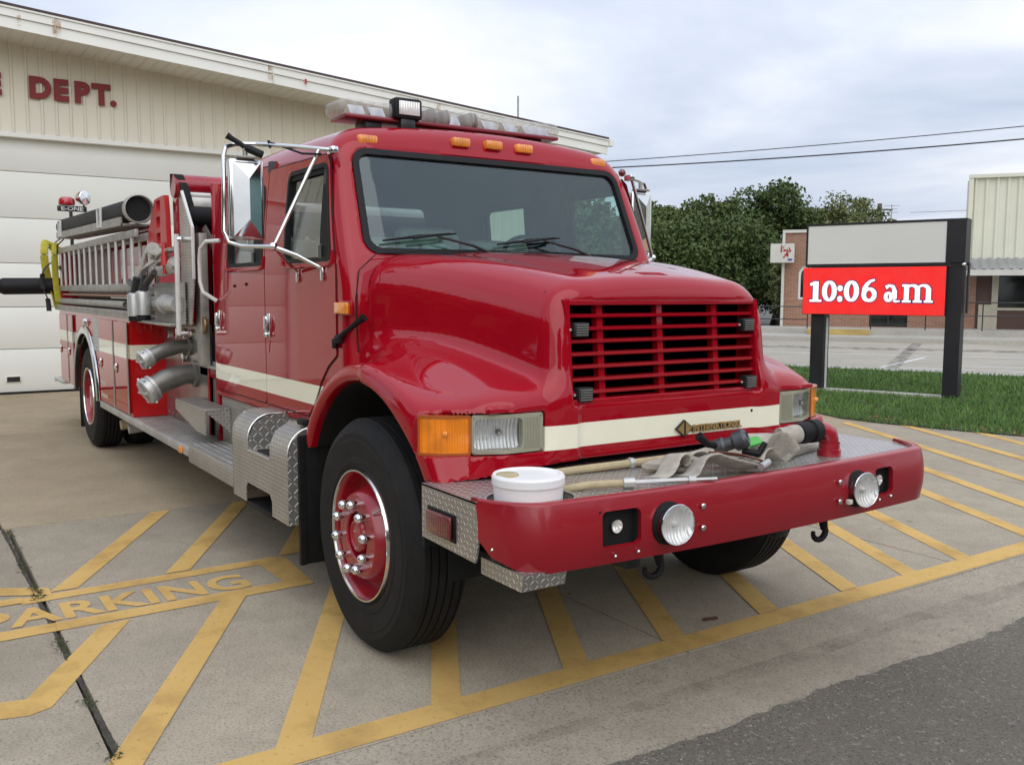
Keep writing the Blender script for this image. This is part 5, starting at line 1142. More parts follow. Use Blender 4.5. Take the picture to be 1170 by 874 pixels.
for P_, w_, th_ in (
    ([(1.07, .33, DZ+.105, 0), (1.05, .25, DZ+.10, .3), (1.0, .17, DZ+.085, .5), (.95, .08, DZ+.05, .4), (.92, -.02, DZ+.03, .2), (.93, -.14, DZ+.03, 0), (.95, -.26, DZ+.03, 0), (.99, -.34, DZ+.03, 0)], .10, .022),
    ([(1.10, -.44, z0-.004, .1), (1.09, -.38, z0+.002, .2), (1.08, -.345, z0+.022, .3), (1.07, -.32, z0+.05, .3), (1.06, -.285, z0+.068, .2), (1.05, -.25, z0+.055, .1), (1.05, -.235, z0+.02, 0), (1.06, -.25, z0, 0)], .10, .015),
    ([(1.15, -.335, z0, .1), (1.15, -.29, z0+.004, .2), (1.15, -.262, z0+.03, .3), (1.15, -.235, z0+.058, .35), (1.155, -.19, z0+.070, .3), (1.16, -.15, z0+.058, .3), (1.17, -.10, z0+.038, .4), (1.185, -.03, z0+.018, .4), (1.20, .05, z0+.004, .2)], .105, .015),
    ([(1.02, -.22, z0+.02, 0), (1.03, -.19, z0+.055, .2), (1.04, -.15, z0+.062, .3), (1.05, -.10, z0+.045, .2), (1.06, -.03, z0+.035, .1), (1.06, .05, z0+.03, .1), (1.04, .12, z0+.035, .2)], .10, .015),
    ([(1.18, .0, z0, .1), (1.165, .05, z0+.012, .4), (1.15, .09, z0+.038, .6), (1.13, .14, z0+.048, .5), (1.11, .19, z0+.028, .3), (1.10, .25, z0+.004, .1)], .10, .014),
    ([(1.12, .13, z0+.02, .9), (1.11, .18, z0+.055, 1.05), (1.10, .24, z0+.068, 1.1), (1.09, .30, z0+.05, 1.0), (1.08, .35, z0+.01, .7)], .135, .010)):
    hp(ribbon(P_, w_, th_, M['canvas'], 'hose_section'))
hp(ribbon([(1.03, .225, DZ+.098, .14), (1.005, .175, DZ+.088, .2)], .110, .027, M['green'], 'tape_band'))
m = MB(); m.tube([(1.08, .34, DZ+.02), (1.02, .45, DZ+.02), (.98, .60, DZ+.02), (.96, .8, DZ+.018)], .025, 10); hp(m.build('hose_liner', simple('pale_hose', (.45, .43, .36), .8)))
# nozzle on the pile
NZ = empty('hose_nozzle', (1.1, -.05, DZ+.05), 'small dark grey hose nozzle with black handles lying on the folded bumper hose', 'nozzle')
m = MB(); m.lathe([(.02, -.06), (.035, -.055), (.036, -.02), (.028, -.01), (.028, .02), (.040, .03), (.042, .07), (.030, .085), (.018, .075)], (1.08, -.01, DZ+.105), (.5, .35, .25), 20, True); child(m.build('nozzle_body', simple('worn_grey_metal', (.10, .105, .11), .4, .6)), NZ)
m = MB(); m.tube([(1.06, -.03, DZ+.09), (1.05, -.10, DZ+.11), (1.04, -.14, DZ+.145)], [.012, .016, .020], 8); m.tube([(1.12, .03, DZ+.08), (1.17, .075, DZ+.07), (1.18, .10, DZ+.115)], [.014, .018, .012], 8); child(m.build('handle', M['blk']), NZ)
o = ribbon([(1.09, -.13, DZ+.085, .2), (1.15, -.04, DZ+.075, .4), (1.20, .02, DZ+.06, .2), (1.24, .06, DZ+.04, .5)], .045, .006, simple('reddish_leather', (.26, .09, .055), .7, 0, 0, .3, 30), 'leather_strap'); tag(o, 'reddish brown leather strap lying across the folded bumper hose', 'strap')
m = MB(); m.tube([(1.265, -.02, DZ+.04), (1.245, .045, DZ+.05)], .015, 10); tag(m.build('metal_pin', M['alu']), 'short shiny metal pin on the front edge of the bumper hose pile', 'pin')
# booster line: tan hose and chrome nozzle pipe
BL = empty('booster_line', (1.1, -.7, DZ), 'thin tan rubber hose ending in a long chrome nozzle rod on the bumper deck', 'hose')
m = MB(); m.tube([(1.03, -.88, DZ-.03), (1.05, -.84, DZ+.006), (1.09, -.74, DZ+.02), (1.145, -.615, DZ+.022)], .015, 12); child(m.build('tan_hose', M['tanhose']), BL)
m = MB(); m.tube([(1.14, -.625, DZ+.022), (1.157, -.585, DZ+.023)], .021, 12); m.tube([(1.157, -.585, DZ+.023), (1.25, -.40, DZ+.028)], .010, 10); m.tube([(1.25, -.40, DZ+.028), (1.262, -.375, DZ+.028)], .016, 10); m.tube([(1.262, -.375, DZ+.028), (1.30, -.30, DZ+.03)], .007, 8); child(m.build('nozzle_rod', M['alu']), BL)
m = MB(); m.tube([(.80, -.72, DZ+.01), (.82, -.60, DZ+.016), (.84, -.40, DZ+.02), (.85, -.15, DZ+.022), (.86, .10, DZ+.024), (.88, .36, DZ+.03)], .016, 10); o = tag(m.build('rubber_hose', M['tanhose']), 'second tan rubber hose along the rear edge of the bumper deck below the cream stripe', 'hose')
m = MB(); m.lathe([(.022, -.012), (.024, 0), (.022, .012)], (.842, -.33, DZ+.02), (.03, 1, 0), 14, True); child(m.build('clamp', M['alu']), o)
# white tub
TB = (1.095, -1.02)
m = MB(); m.lathe([(.118, -.06), (.122, .02), (.124, .058), (.129, .060), (.129, .085), (.124, .093), (.112, .094), (.108, .089), (.0005, .091)], (TB[0], TB[1], DZ), (0, 0, 1), 56); TUB = tag(m.build('white_tub', M['whitepl'], None, 30), 'round white plastic tub with a lid sunk in the right end of the bumper deck', 'tub')
m = MB(); m.lathe([(.04, .0885), (.04, .096), (.036, .098), (.0005, .098)], (TB[0]-.02, TB[1]-.075, DZ), (0, 0, 1), 24); child(m.build('tan_cap', M['tanhose']), TUB)
# --- step box with cut-outs ahead of the running board
SY = -1.25
def sbx(s):
    Y = lambda y: s*y
    # wrap: v = distance along section: up the face to z .785, round, in to y .98
    r_ = .13
    def wrap(u, v):
        if v < .785: return (u, Y(1.25), v)
        q = v-.785
        if q < r_*PI/2: a = q/r_; return (u, Y(1.25-r_*(1-math.cos(a))), .785+r_*math.sin(a))
        return (u, Y(1.25-r_-(q-r_*PI/2)), .785+r_)
    top = .785+r_*PI/2+.13
    out = [(-1.598, .424), (-1.365, .424), (-1.365, .50), (-1.33, .536), (-.965, .536), (-.932, .50), (-.932, .424), (-.688, .424), (-.688, top), (-.955, top), (-.955, .722), (-1.312, .722), (-1.312, top), (-1.598, top)]
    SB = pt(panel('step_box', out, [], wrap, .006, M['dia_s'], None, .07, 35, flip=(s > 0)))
    m = MB(); arc = [(1.25, .424), (1.25, .785)]+[(1.25-r_*(1-math.cos(a)), .785+r_*math.sin(a)) for a in np.linspace(0, PI/2, 9)][1:]+[(1.0, .915), (1.0, .424)]
    for x0, x1 in ((-.690, -.684), (-1.600, -1.594)): m.prism([(Y(a), b) for a, b in arc], 'x', x0, x1)
    pt(m.build('step_box_end', M['dia'], None, 25), SB)
    ins = arc[1:-1]+[(1.0, .722), (1.25, .722)]
    m = MB()
    for x0, x1 in ((-1.318, -1.312), (-.955, -.949)): m.prism([(Y(a-.004), b-.004) for a, b in ins], 'x', x0, x1)
    m.box(-1.312, -.955, Y(1.244), Y(1.0), .716, .722); m.box(-1.312, -.955, Y(1.003), Y(.997), .722, .905); pt(m.build('step_recess', M['dia'], None, 25), SB)
    m = MB(); m.tube([(-1.312, Y(a), b) for a, b in ins[:-2]], .004, 6); m.tube([(-.686, Y(a), b) for a, b in arc[1:-1]], .004, 6); m.tube([(-1.312, Y(1.25), .722), (-.955, Y(1.25), .722)], .004, 6); pt(m.build('bright_edge', M['mirr']), SB)
    m = MB(); m.box(-1.25, -1.02, Y(1.22), Y(1.04), .7225, .728); m.box(-1.42, -.94, Y(1.24), Y(1.0), .40, .425, .004); m.box(-1.4, -.95, Y(1.0), Y(.99), .42, .55); pt(m.build('lower_tread', M['blk']), SB)
    m = MB(); m.box(-.80, -.70, Y(1.16), Y(1.12), .918, .955, .012); pt(m.build('rubber_latch', M['blk']), SB)
    m = MB()
    for k in range(5): m.box(-1.6+.0, -.70, Y(1.0-.022*k), Y(.991-.022*k), .914+.004*k, .921+.004*k)
    pt(m.build('grab_slats', M['alu']), SB)
    m = MB(); m.box(-2.70, -1.605, Y(.985), Y(.978), .545, .872); DP = pt(m.build('lower_cab_plate', M['dia_s']))
    m = MB(); m.box(-1.85, -1.70, Y(.99), Y(.96), .872, .882); pt(m.build('bracket_plate', M['alu_d']), DP)
    # running boards
    m = MB(); m.box(-2.595, -1.61, Y(1.25), Y(.985), .455, .572, .004); RB = pt(m.build('lower_step', M['dia_s']))
    m = MB()
    for k in range(5): m.box(-2.59, -1.61, Y(1.22-.045*k), Y(1.20-.045*k), .573, .579, .002)
    pt(m.build('tread_strip', M['alu']), RB)
    m = MB(); m.box(-5.80, -2.60, Y(1.25), Y(.95), .535, .553, .003); m.box(-5.80, -2.60, Y(1.253), Y(1.243), .490, .551, .002); RB = pt(m.build('running_board', M['alu']))
    m = MB()
    for k in range(9): m.box(-4.3, -2.62, Y(1.225-.030*k), Y(1.215-.030*k), .5535, .558, .001)
    pt(m.build('tread_strip', M['alu_d']), RB)
    m = MB(); m.box(-2.80, -2.72, Y(1.27), Y(1.252), .495, .540, .005); pt(m.build('orange_marker', M['amber_v']), RB)
both(sbx)
# --- pump and jump-seat area
def pump(s):
    Y = lambda y: s*y
    m = MB(); m.box(-2.79, -2.735, Y(1.0), Y(.93), .53, 2.33, .006); m.box(-3.28, -2.79, Y(.975), Y(.93), .98, 1.05, .004); m.box(-3.05, -3.02, Y(.985), Y(.93), .555, 1.06, .004); pt(m.build('cab_rear_post', M['red']))
    m = MB(); m.box(-3.27, -2.74, Y(1.02), Y(.55), 1.052, 1.072, .003); pt(m.build('jump_deck', M['dia_s']))
    m = MB(); m.box(-3.25, -2.79, Y(.955), Y(.945), .56, .98); pt(m.build('kick_plate', M['dia_s']))
    m = MB(); m.box(-2.93, -2.79, Y(.955), Y(.94), 1.07, 1.92); pt(m.build('jump_back_wall', M['dia']))
    m = MB(); m.prism([(-3.28, .80), (-2.50, .80), (-2.50, .64), (-2.72, .64), (-3.28, .735)], 'y', Y(1.16), Y(1.153)); m.box(-3.28, -2.50, Y(1.16), Y(.99), .80, .812, .002); m.prism([(Y(1.16), .80), (Y(.99), .80), (Y(.99), .64)], 'x', -2.503, -2.497); m.prism([(Y(1.16), .80), (Y(.99), .80), (Y(.99), .70)], 'x', -3.283, -3.277); pt(m.build('folding_step', M['dia_s']))
    PP = m = MB(); m.box(-4.34, -3.02, Y(.975), Y(.955), .555, 1.36); PP = pt(m.build('pump_panel', M['steel']))
    rg = random.Random(4)
    for (x, z, r_) in ((-3.9, 1.27, .05), (-3.66, 1.27, .04), (-4.15, 1.25, .035), (-3.45, 1.28, .03), (-3.95, .68, .025)):
        m = MB(); m.lathe([(r_, 0), (r_, .02), (r_*.85, .024), (.001, .024)], (x, Y(.975), z), (0, s, 0), 18); pt(m.build('gauge', M['chrome']), PP)
    for k in range(8):
        m = MB(); m.ball((-4.25+.13*k, Y(.978), .60), .008, 6); pt(m.build('rivet', M['alu_d']), PP)
    def intake(x, z, L, r_, drop):
        m = MB(); P = [(x, Y(.96), z), (x+.0, Y(1.05), z), (x+.005, Y(1.12), z-.012), (x+.012, Y(1.20), z-.035), (x+.02, Y(1.20+L), z-.035-drop)]
        m.tube(P, [r_*.92, r_*.9, r_, r_, r_*.98], 22); m.lathe([(r_*1.25, .0), (r_*1.25, .022), (r_*.95, .03)], (x, Y(.976), z), (0, s, 0), 22); o = pt(m.build('intake_elbow', simple('dark_pewter_metal', (.27, .26, .24), .42, .7, 0, .3, 14)))
        ax = nrm(np.array((.02, s*L, -drop))); c = np.array(P[-1])-ax*.01
        m = MB(); m.lathe([(r_*1.0, -.02), (r_*1.22, -.018), (r_*1.22, .004), (r_*1.12, .006), (r_*1.12, .018), (r_*1.26, .020), (r_*1.26, .05), (r_*1.18, .060), (r_*.85, .063), (.001, .064)], c, ax, 32); c_ = pt(m.build('intake_cap', M['alu']), o)
        m = MB(); e_ = nrm(np.cross(ax, (0, 0, 1)))
        for k in range(2):
            d = e_*(.5-k)*0; a = k*PI/2; v1 = e_*math.cos(a)+np.cross(ax, e_)*math.sin(a); m.tube([c+ax*.068-v1*r_*1.0, c+ax*.072, c+ax*.068+v1*r_*1.0], .011, 8)
        for k in range(6): a = k*PI/3; v1 = e_*math.cos(a)+np.cross(ax, e_)*math.sin(a); m.tube([c+ax*.035+v1*r_*1.2, c+ax*.035+v1*r_*1.42], .010, 6)
        pt(m.build('cap_lugs', M['alu']), o)
    intake(-3.52, 1.178, .10, .056, .045); intake(-3.40, .975, .11, .080, .06)
    m = MB(); m.ball((-3.62, Y(1.0), 1.10), .018, 8); m.box(-3.66, -3.60, Y(.98), Y(1.02), 1.05, 1.12, .006); pt(m.build('drain_valve', M['chrome']), PP)
    # tilted light column, shield and crosslay
    m = MB(); m.box(-3.42, -3.17, Y(1.10), Y(.90), 1.36, 2.29, .006); pt(m.build('crosslay_column', M['red']))
    m = MB(); m.prism([(-3.165, 1.36), (-2.93, 1.36), (-2.83, 1.68), (-2.83, 2.03), (-3.08, 2.29), (-3.165, 2.29)], 'y', Y(1.118), Y(1.108)); SHD = pt(m.build('crosslay_shield', M['dia_s']))
    m = MB(); m.tube([(-3.075, Y(1.118), 2.295), (-2.825, Y(1.118), 2.03), (-2.825, Y(1.118), 1.68)], .012, 6); pt(m.build('white_edge', M['white_al']), SHD)
    m = MB(); m.box(-3.02, -2.90, Y(1.06), Y(1.0), 1.07, 2.0, .006); pt(m.build('grey_post', M['alu_d']))
    m = MB(); m.prism([(-3.92, 1.36), (-3.02, 1.36), (-3.02, 1.66), (-3.92, 1.66)], 'y', Y(1.14), Y(1.13)); m.box(-4.3, -3.2, Y(1.20), Y(.96), 1.34, 1.365, .004); VP = pt(m.build('valve_panel', M['dia_s']))
    m = MB(); m.tube([(-3.95, Y(1.17), 1.50), (-3.05, Y(1.17), 1.50)], .055, 14); m.lathe([(.07, -.03), (.075, 0), (.07, .03)], (-3.42, Y(1.17), 1.50), (1, 0, 0), 18, True); pt(m.build('discharge_pipe', M['alu']), VP)
    m = MB(); m.tube([(-2.985, Y(1.19), 1.29), (-2.975, Y(1.19), 1.99)], .018, 10); RL = pt(m.build('white_grab_rail', M['white_al']))
    m = MB(); m.tube([(-2.975, Y(1.19), 1.955), (-2.975, Y(1.11), 1.955)], .022, 8); m.tube([(-2.985, Y(1.19), 1.30), (-2.985, Y(1.11), 1.30)], .018, 8); pt(m.build('rail_bracket', M['chrome']), RL)
    m = MB(); m.lathe([(.055, -.012), (.06, 0), (.055, .012)], (-2.90, Y(1.04), 1.36), (0, 1, 0), 16, True); pt(m.build('hand_wheel', simple('brass_wheel', (.25, .16, .07), .4, .5)))
both(pump)
m = MB(); m.tube([(-3.2, -1.15, 2.345), (-3.2, 1.15, 2.345)], .082, 20); RLc = pt(m.build('red_vinyl_roll', M['redrim']))
m = MB(); m.box(-3.38, -3.12, -1.10, 1.10, 2.26, 2.30, .01); m.box(-3.13, -3.11, -1.05, 1.05, 2.16, 2.262, .003); pt(m.build('crosslay_header', M['alu']))
m = MB(); m.tube([(-3.11, -1.07, 2.13), (-3.11, 1.05, 2.13)], .07, 12); m.box(-3.4, -3.14, -.88, .88, 1.3, 2.25); pt(m.build('crosslay_bay', M['void']))
rg = random.Random(11); m = MB()
for k in range(7): y = -1.0+.13*k; m.tube([(-3.05+rg.uniform(-.03, .05), y, 1.95), (-3.0, y+rg.uniform(-.05, .05), 2.02+rg.uniform(-.03, .03)), (-3.04, y+.09, 1.90+rg.uniform(-.04, .04))], .025, 8)
pt(m.build('gauge_pipes', M['alu_d']))
m = MB(); m.box(-3.12, -2.74, -.9, .9, 1.0, 1.9); pt(m.build('jump_seat_back', M['alu_d']))
def bstrap(s):
    m = MB(); w = .030
    P = [(-3.27, s*1.12, 2.32), (-3.22, s*1.13, 2.43), (-3.14, s*1.12, 2.42), (-3.11, s*1.09, 2.33), (-3.09, s*1.045, 2.13), (-3.09, s*1.02, 1.93)]
    V = []; F = []
    for (x, y, z) in P: V += [(x, y-w, z), (x, y+w, z), (x-.006, y+w, z-.002), (x-.006, y-w, z-.002)]
    for i in range(len(P)-1):
        for k in range(4): F.append((4*i+k, 4*i+(k+1) % 4, 4*i+4+(k+1) % 4, 4*i+4+k))
    m.add(V, F); pt(m.build('black_strap', M['blk']))
both(bstrap)
# --- rear body
BY = 1.25; AX, AZ, AR = -6.53, .52, .655
def body(s):
    Y = lambda y: s*y
    arch = [(AX+AR*math.cos(a), AZ+AR*math.sin(a)) for a in np.linspace(R(3), R(177), 25)]
    out = [(-4.345, .558), (-4.345, 1.372), (-8.24, 1.372), (-8.24, .558), (AX-AR, .558)]+arch[::-1][:0]+[(x, z) for x, z in arch[::-1]]+[(AX+AR, .558)]
    BD = pt(panel('body_side', out, [], lambda u, v: (u, Y(BY-.004), v), .03, M['red_body'], None, .4, 20, flip=(s > 0)))
    for nm, x0, x1 in (('compartment_door', -4.98, -4.42), ('compartment_door', -5.70, -5.02), ('compartment_door', -8.20, -7.62), ('compartment_door', -7.60, -7.24)):
        D = panel(nm, rrect(x0, x1, .575, 1.335, .015, 3), [], lambda u, v: (u, Y(BY+.010), v), .012, M['red_door'], None, .4, 20, flip=(s > 0)); pt(D)
        m = MB(); m.box(x1-.012, x1+.022, Y(BY+.011), Y(BY+.016), .57, 1.34); pt(m.build('hinge', M['alu_d']), D)
        m = MB(); hx = x0+.09; m.ball((hx, Y(BY+.014), .93), .03, 10, (1, .5, 1.6)); pt(m.build('latch', M['chrome']), D)
        if x0 == -5.70:
            m = MB()
            for k, zz in enumerate((.84, .73, .61)):
                xx = -5.66
                for j in range((3, 5, 6)[k]): m.box(xx, xx+.035, Y(BY+.0105), Y(BY+.012), zz, zz+(.035 if j else .05)); xx += .052
            pt(m.build('faded_lettering', M['beige']), D)
    m = MB(); V = []; F = []; n = 32
    for i in range(n+1):
        a = R(2+176*i/n); c_, d_ = math.cos(a), math.sin(a)
        for r_, o in ((.645, -.02), (.645, .020), (.665, .030), (.715, .022), (.725, .004)): V.append((AX+r_*c_, Y(BY+o), AZ+r_*d_))
    for i in range(n):
        for k in range(4): F.append((i*5+k, i*5+k+1, (i+1)*5+k+1, (i+1)*5+k))
    pt(m.add(V, F).build('fender_ring', M['mirr'], None, 60))
    m = MB(); V = []; F = []
    for i in range(n+1):
        a = R(2+176*i/n); c_, d_ = math.cos(a), math.sin(a); V += [(AX+.655*c_, Y(BY-.03), AZ+.655*d_), (AX+.655*c_, Y(.6), AZ+.655*d_)]
    for i in range(n): F.append((2*i, 2*i+1, 2*i+3, 2*i+2))
    m.add(V, F); m.box(AX-.66, AX+.66, Y(.62), Y(.60), .5, 1.2); pt(m.build('rear_wheel_well', M['void']))
    m = MB()
    for k in range(9): m.box(-6.02, -5.72, Y(BY+.002), Y(BY+.007), 1.03+.033*k, 1.05+.033*k, .002)
    m.box(-6.04, -5.715, Y(BY-.003), Y(BY+.002), 1.02, 1.335); pt(m.build('ribbed_plate', M['alu']))
    m = MB(); m.lathe([(.04, 0), (.045, .01), (.03, .03), (.001, .035)], (-6.42, Y(BY), 1.285), (0, s, 0), 18); m.box(-6.50, -6.34, Y(BY-.003), Y(BY+.004), 1.24, 1.33, .002); pt(m.build('fuel_cap', M['chrome']))
    m = MB(); m.box(AX-.70, AX-.68, Y(.85), Y(1.22), .12, .60, .004); pt(m.build('rear_mud_flap', M['blk']))
    m = MB(); m.box(-8.26, -4.20, Y(1.275), Y(1.02), 1.374, 1.40, .004); m.box(-8.26, -4.20, Y(1.275), Y(1.262), 1.40, 1.435, .003); pt(m.build('body_ledge', M['alu_d']))
    m = MB(); m.box(-8.24, -4.25, Y(1.04), Y(1.02), 1.40, 2.12); HW = pt(m.build('hose_bed_wall', simple('dull_wall_metal', (.30, .22, .18), .5, .4, 0, .4, 3)))
    m = MB(); m.box(-8.24, -4.25, Y(1.06), Y(.98), 2.08, 2.14, .006); m.box(-6.2, -4.3, Y(1.05), Y(1.041), 1.45, 2.05); pt(m.build('red_top_rail', M['red']), HW)
    m = MB(); m.box(-7.9, -4.3, Y(1.25), Y(1.05), 1.545, 1.565, .003); pt(m.build('tray_shelf', M['brownpatch']))
both(body)
m = MB(); m.box(-4.345, -4.33, -1.246, -.965, .558, 1.372); m.box(-4.345, -4.33, .965, 1.246, .558, 1.372); pt(m.build('body_front_face', M['red_body'], None, 0))
m = MB(); m.box(-8.24, -7.25, -1.2, 1.2, .57, 1.36); m.box(-5.80, -4.36, -1.2, 1.2, .57, 1.36); m.box(-7.25, -5.80, -1.2, 1.2, 1.22, 1.36); pt(m.build('body_core', M['void']))
m = MB(); m.box(-8.84, -8.24, -1.25, 1.25, .505, .535, .004); m.box(-8.845, -8.80, -1.255, 1.255, .49, .55, .004); m.box(-8.26, -8.24, -1.24, 1.24, .55, 1.37); TBd = pt(m.build('tailboard', M['alu']))
m = MB(); m.box(-8.30, -8.265, -1.22, 1.22, .55, 2.10, .01); pt(m.build('rear_wall', M['red']))
m = MB()
m.tube([(-5.35, -.90, .38), (-5.35, -1.16, .36)], .045, 14); pt(m.build('exhaust_pipe', M['tanhose']))
m = MB(); m.tube([(-5.1, -.90, .37), (-5.1, -1.14, .35)], .04, 14); pt(m.build('drain_pipe', M['alu']))
# rear warning lamp cluster
m = MB(); m.tube([(-8.45, -1.05, 2.0), (-8.45, -1.05, 2.54)], .02, 8); m.box(-8.52, -8.46, -1.19, -.87, 2.535, 2.60, .01); LS = pt(m.build('lamp_stand', M['blkpl']))
pt(text_mesh('nameplate_letters', 'E-ONE', .062, M['white_al'], None, mtx((-8.4585, -1.155, 2.546), (0, 1, 0), (0, 0, 1)), .001, .0015, 1.35), LS)
m = MB(); m.lathe([(.09, 0), (.095, .02), (.085, .07), (.06, .088), (.001, .09)], (-8.49, -1.085, 2.612), (0, 0, 1), 24); pt(m.build('red_beacon', simple('beacon_red', (.45, .012, .02), .15, 0, 1)), LS)
m = MB(); m.lathe([(.01, -.14), (.04, -.125), (.07, -.08), (.085, -.02), (.088, .0), (.08, .008), (.001, .018)], (-8.44, -.89, 2.70), (.80, .55, .0), 24); m.tube([(-8.48, -.90, 2.59), (-8.46, -.90, 2.65)], .012, 6); pt(m.build('chrome_spotlight', M['chrome']), LS)
# ================================================================== EQUIPMENT CARRIED ON THE TRUCK
def ladder(y, x0, x1, z0, z1, nr, lab, w=.03):
    L = empty('ladder', (x0, y, z0), lab, 'ladder', 'ladders racked on the side of the truck')
    for z in (z0, z1):
        m = MB(); m.box(x0, x1, y-w/2, y+w/2, z-.032, z+.032, .006); child(m.build('rail', M['alu_d']), L)
    for k in range(nr):
        x = x0+.18+(x1-x0-.36)*k/(nr-1); m = MB(); m.tube([(x, y, z0+.03), (x, y, z1-.03)], .018, 8, flat=.8); child(m.build('rung', M['rung']), L)
ladder(-1.215, -8.70, -4.12, 1.625, 2.055, 14, 'aluminium ladder on its side, outermost of the rack above the compartments')
ladder(-1.120, -8.35, -3.95, 1.600, 2.030, 13, 'aluminium ladder nested behind the outer ladder, seen between its rungs')
m = MB(); m.tube([(-8.1, -1.17, 2.32), (-7.2, -1.165, 2.305), (-4.35, -1.15, 2.262)], .095, 24); SH = empty('suction_hose', (-6, -1.15, 2.2), 'thick black hard suction hose lying in a metal tray above the ladders', 'suction hose'); child(m.build('rubber_tube', M['blk']), SH)
m = MB(); m.lathe([(.096, -.06), (.118, -.05), (.120, .03), (.108, .035), (.105, .02), (.100, -.02), (.090, -.10)], (-4.33, -1.15, 2.262), (1, 0, -.015), 28); child(m.build('coupling_ring', M['alu_d']), SH)
m = MB(); m.lathe([(.095, -.09), (.001, -.09)], (-4.33, -1.15, 2.262), (1, 0, -.015), 28); child(m.build('dark_bore', M['void']), SH)
m = MB(); m.box(-4.38, -4.36, -1.19, -1.11, 2.23, 2.29, .004); m.tube([(-4.37, -1.17, 2.18), (-4.365, -1.15, 2.26), (-4.37, -1.12, 2.32)], .014, 6); child(m.build('swivel_lug', M['alu']), SH)
m = MB(); m.add([(x, y+dy, z+dz) for x, z in ((-8.05, 2.205), (-4.45, 2.150)) for y, dy in ((-1.15, -.115), (-1.15, .115)) for dz in (-.02, .0)], [(0, 1, 3, 2), (4, 6, 7, 5), (0, 4, 5, 1), (2, 3, 7, 6), (0, 2, 6, 4), (1, 5, 7, 3)])
m.add([(x, y, z+dz) for x, z in ((-8.05, 2.205), (-4.45, 2.150)) for y in (-1.27, -1.255) for dz in (-.02, .05)], [(0, 1, 3, 2), (4, 6, 7, 5), (0, 4, 5, 1), (2, 3, 7, 6), (0, 2, 6, 4), (1, 5, 7, 3)]); TR = pt(m.build('suction_tray', M['alu_d'], None, 0))
for x, z in ((-7.75, 2.20), (-5.35, 2.165)):
    m = MB(); w = .075
    P = [(x-w, -1.275, z+.0), (x+w, -1.275, z+.0), (x+w, -1.275, z+.165), (x-w, -1.275, z+.165)]; m.tube(P, .012, 6, closed=True); pt(m.build('tray_latch', M['white_al']), TR)
m = MB(); m.tube([(-8.05, -1.2, 2.18), (-8.25, -1.24, 2.12), (-8.2, -1.25, 2.02)], .008, 6); m.tube([(-8.05, -1.2, 2.21), (-8.7, -1.26, 2.13)], .006, 6); pt(m.build('tray_cable', M['blk']), TR)
for k, y in enumerate((-1.225, -1.135)):
    m = MB(); m.lathe([(.030, 0), (.036, 0), (.036, 3.6)], (-4.55, y, 1.478), (-1, 0, 0), 14); m.lathe([(.0005, .03), (.030, .03)], (-4.55, y, 1.478), (-1, 0, 0), 14)
    tag(m.build('pike_pole', M['alu_d']), ['grey tube lying under the outer ladder, nearer of two with open ends', 'grey tube lying under the ladders, further of two with open ends'][k], 'tube', 'tubes under the ladders')
# yellow strap and black roll at the rear end of the ladder
YS = ribbon([(-8.55, -1.22, 2.06, 1.57), (-8.58, -1.27, 2.14, 1.2), (-8.50, -1.33, 2.16, .6), (-8.40, -1.36, 2.05, .2), (-8.38, -1.36, 1.90, 0), (-8.38, -1.33, 1.70, 0), (-8.36, -1.28, 1.50, 0), (-8.33, -1.25, 1.38, 0)], .085, .02, M['yellow'], 'yellow_strap'); tag(YS, 'yellow webbing strap draped over the rear end of the ladder rack', 'strap')
YS2 = ribbon([(-8.45, -1.20, 2.12, 1.2), (-8.38, -1.24, 2.13, 1.0), (-8.28, -1.27, 2.02, .3), (-8.28, -1.27, 1.80, 0), (-8.28, -1.26, 1.60, 0), (-8.25, -1.24, 1.40, 0)], .07, .018, M['yellow'], 'yellow_strap'); tag(YS2, 'second yellow strap loop hanging beside the first, nearer the rungs', 'strap')
BK = empty('black_roll', (-8.4, -1.6, 1.64), 'black cylindrical roll sticking out sideways behind the ladder, held by black straps', 'roll')
m = MB(); m.tube([(-8.40, -1.10, 1.655), (-8.40, -1.80, 1.645), (-8.40, -1.835, 1.645), (-8.40, -1.86, 1.645)], [.095, .095, .080, .045], 20); child(m.build('roll_body', M['blk']), BK)
o = ribbon([(-8.30, -1.25, 1.95, 0), (-8.30, -1.33, 1.90, .1), (-8.29, -1.40, 1.80, .1), (-8.29, -1.40, 1.62, 0), (-8.29, -1.36, 1.50, 0), (-8.29, -1.35, 1.36, 0)], .055, .012, M['blkpl'], 'strap'); child(o, BK)
o = ribbon([(-8.27, -1.22, 1.86, 1.5), (-8.15, -1.245, 1.86, 1.5), (-8.0, -1.245, 1.86, 1.5)], .05, .01, M['blkpl'], 'strap'); child(o, BK)
# orange board with square holes
pl = [(-3.80, 2.29), (-3.36, 2.29), (-3.33, 2.14), (-3.32, 1.91), (-4.10, 1.955), (-4.06, 2.08), (-3.94, 2.18)]
hl = [rrect(cx-.10, cx+.10, cz-.042, cz+.042, .012, 2) for cx, cz in ((-3.60, 2.228), (-3.62, 2.11), (-3.62, 1.99))]
OB = panel('orange_board', pl, hl, lambda u, v: (u, -1.155-.02*math.sin((u+3.7)*5), v), .035, M['orange'], None, .07, 30, flip=False); tag(OB, 'orange-red plastic board with square holes hanging beside the suction hose', 'board')
m = MB(); m.tube([(-3.34, -1.19, 1.95), (-3.335, -1.19, 1.78)], [.012, .03], 8); m.tube([(-3.34, -1.19, 1.78), (-3.34, -1.19, 1.72)], .014, 8); tag(m.build('red_plug', M['orange']), 'small red plastic plug hanging under the orange-red board', 'plug')
rg = random.Random(8)
RG = empty('white_rag_hose', (-3.8, -1.15, 1.8), 'crumpled off-white hose and webbing stuffed under the orange-red board', 'hose')
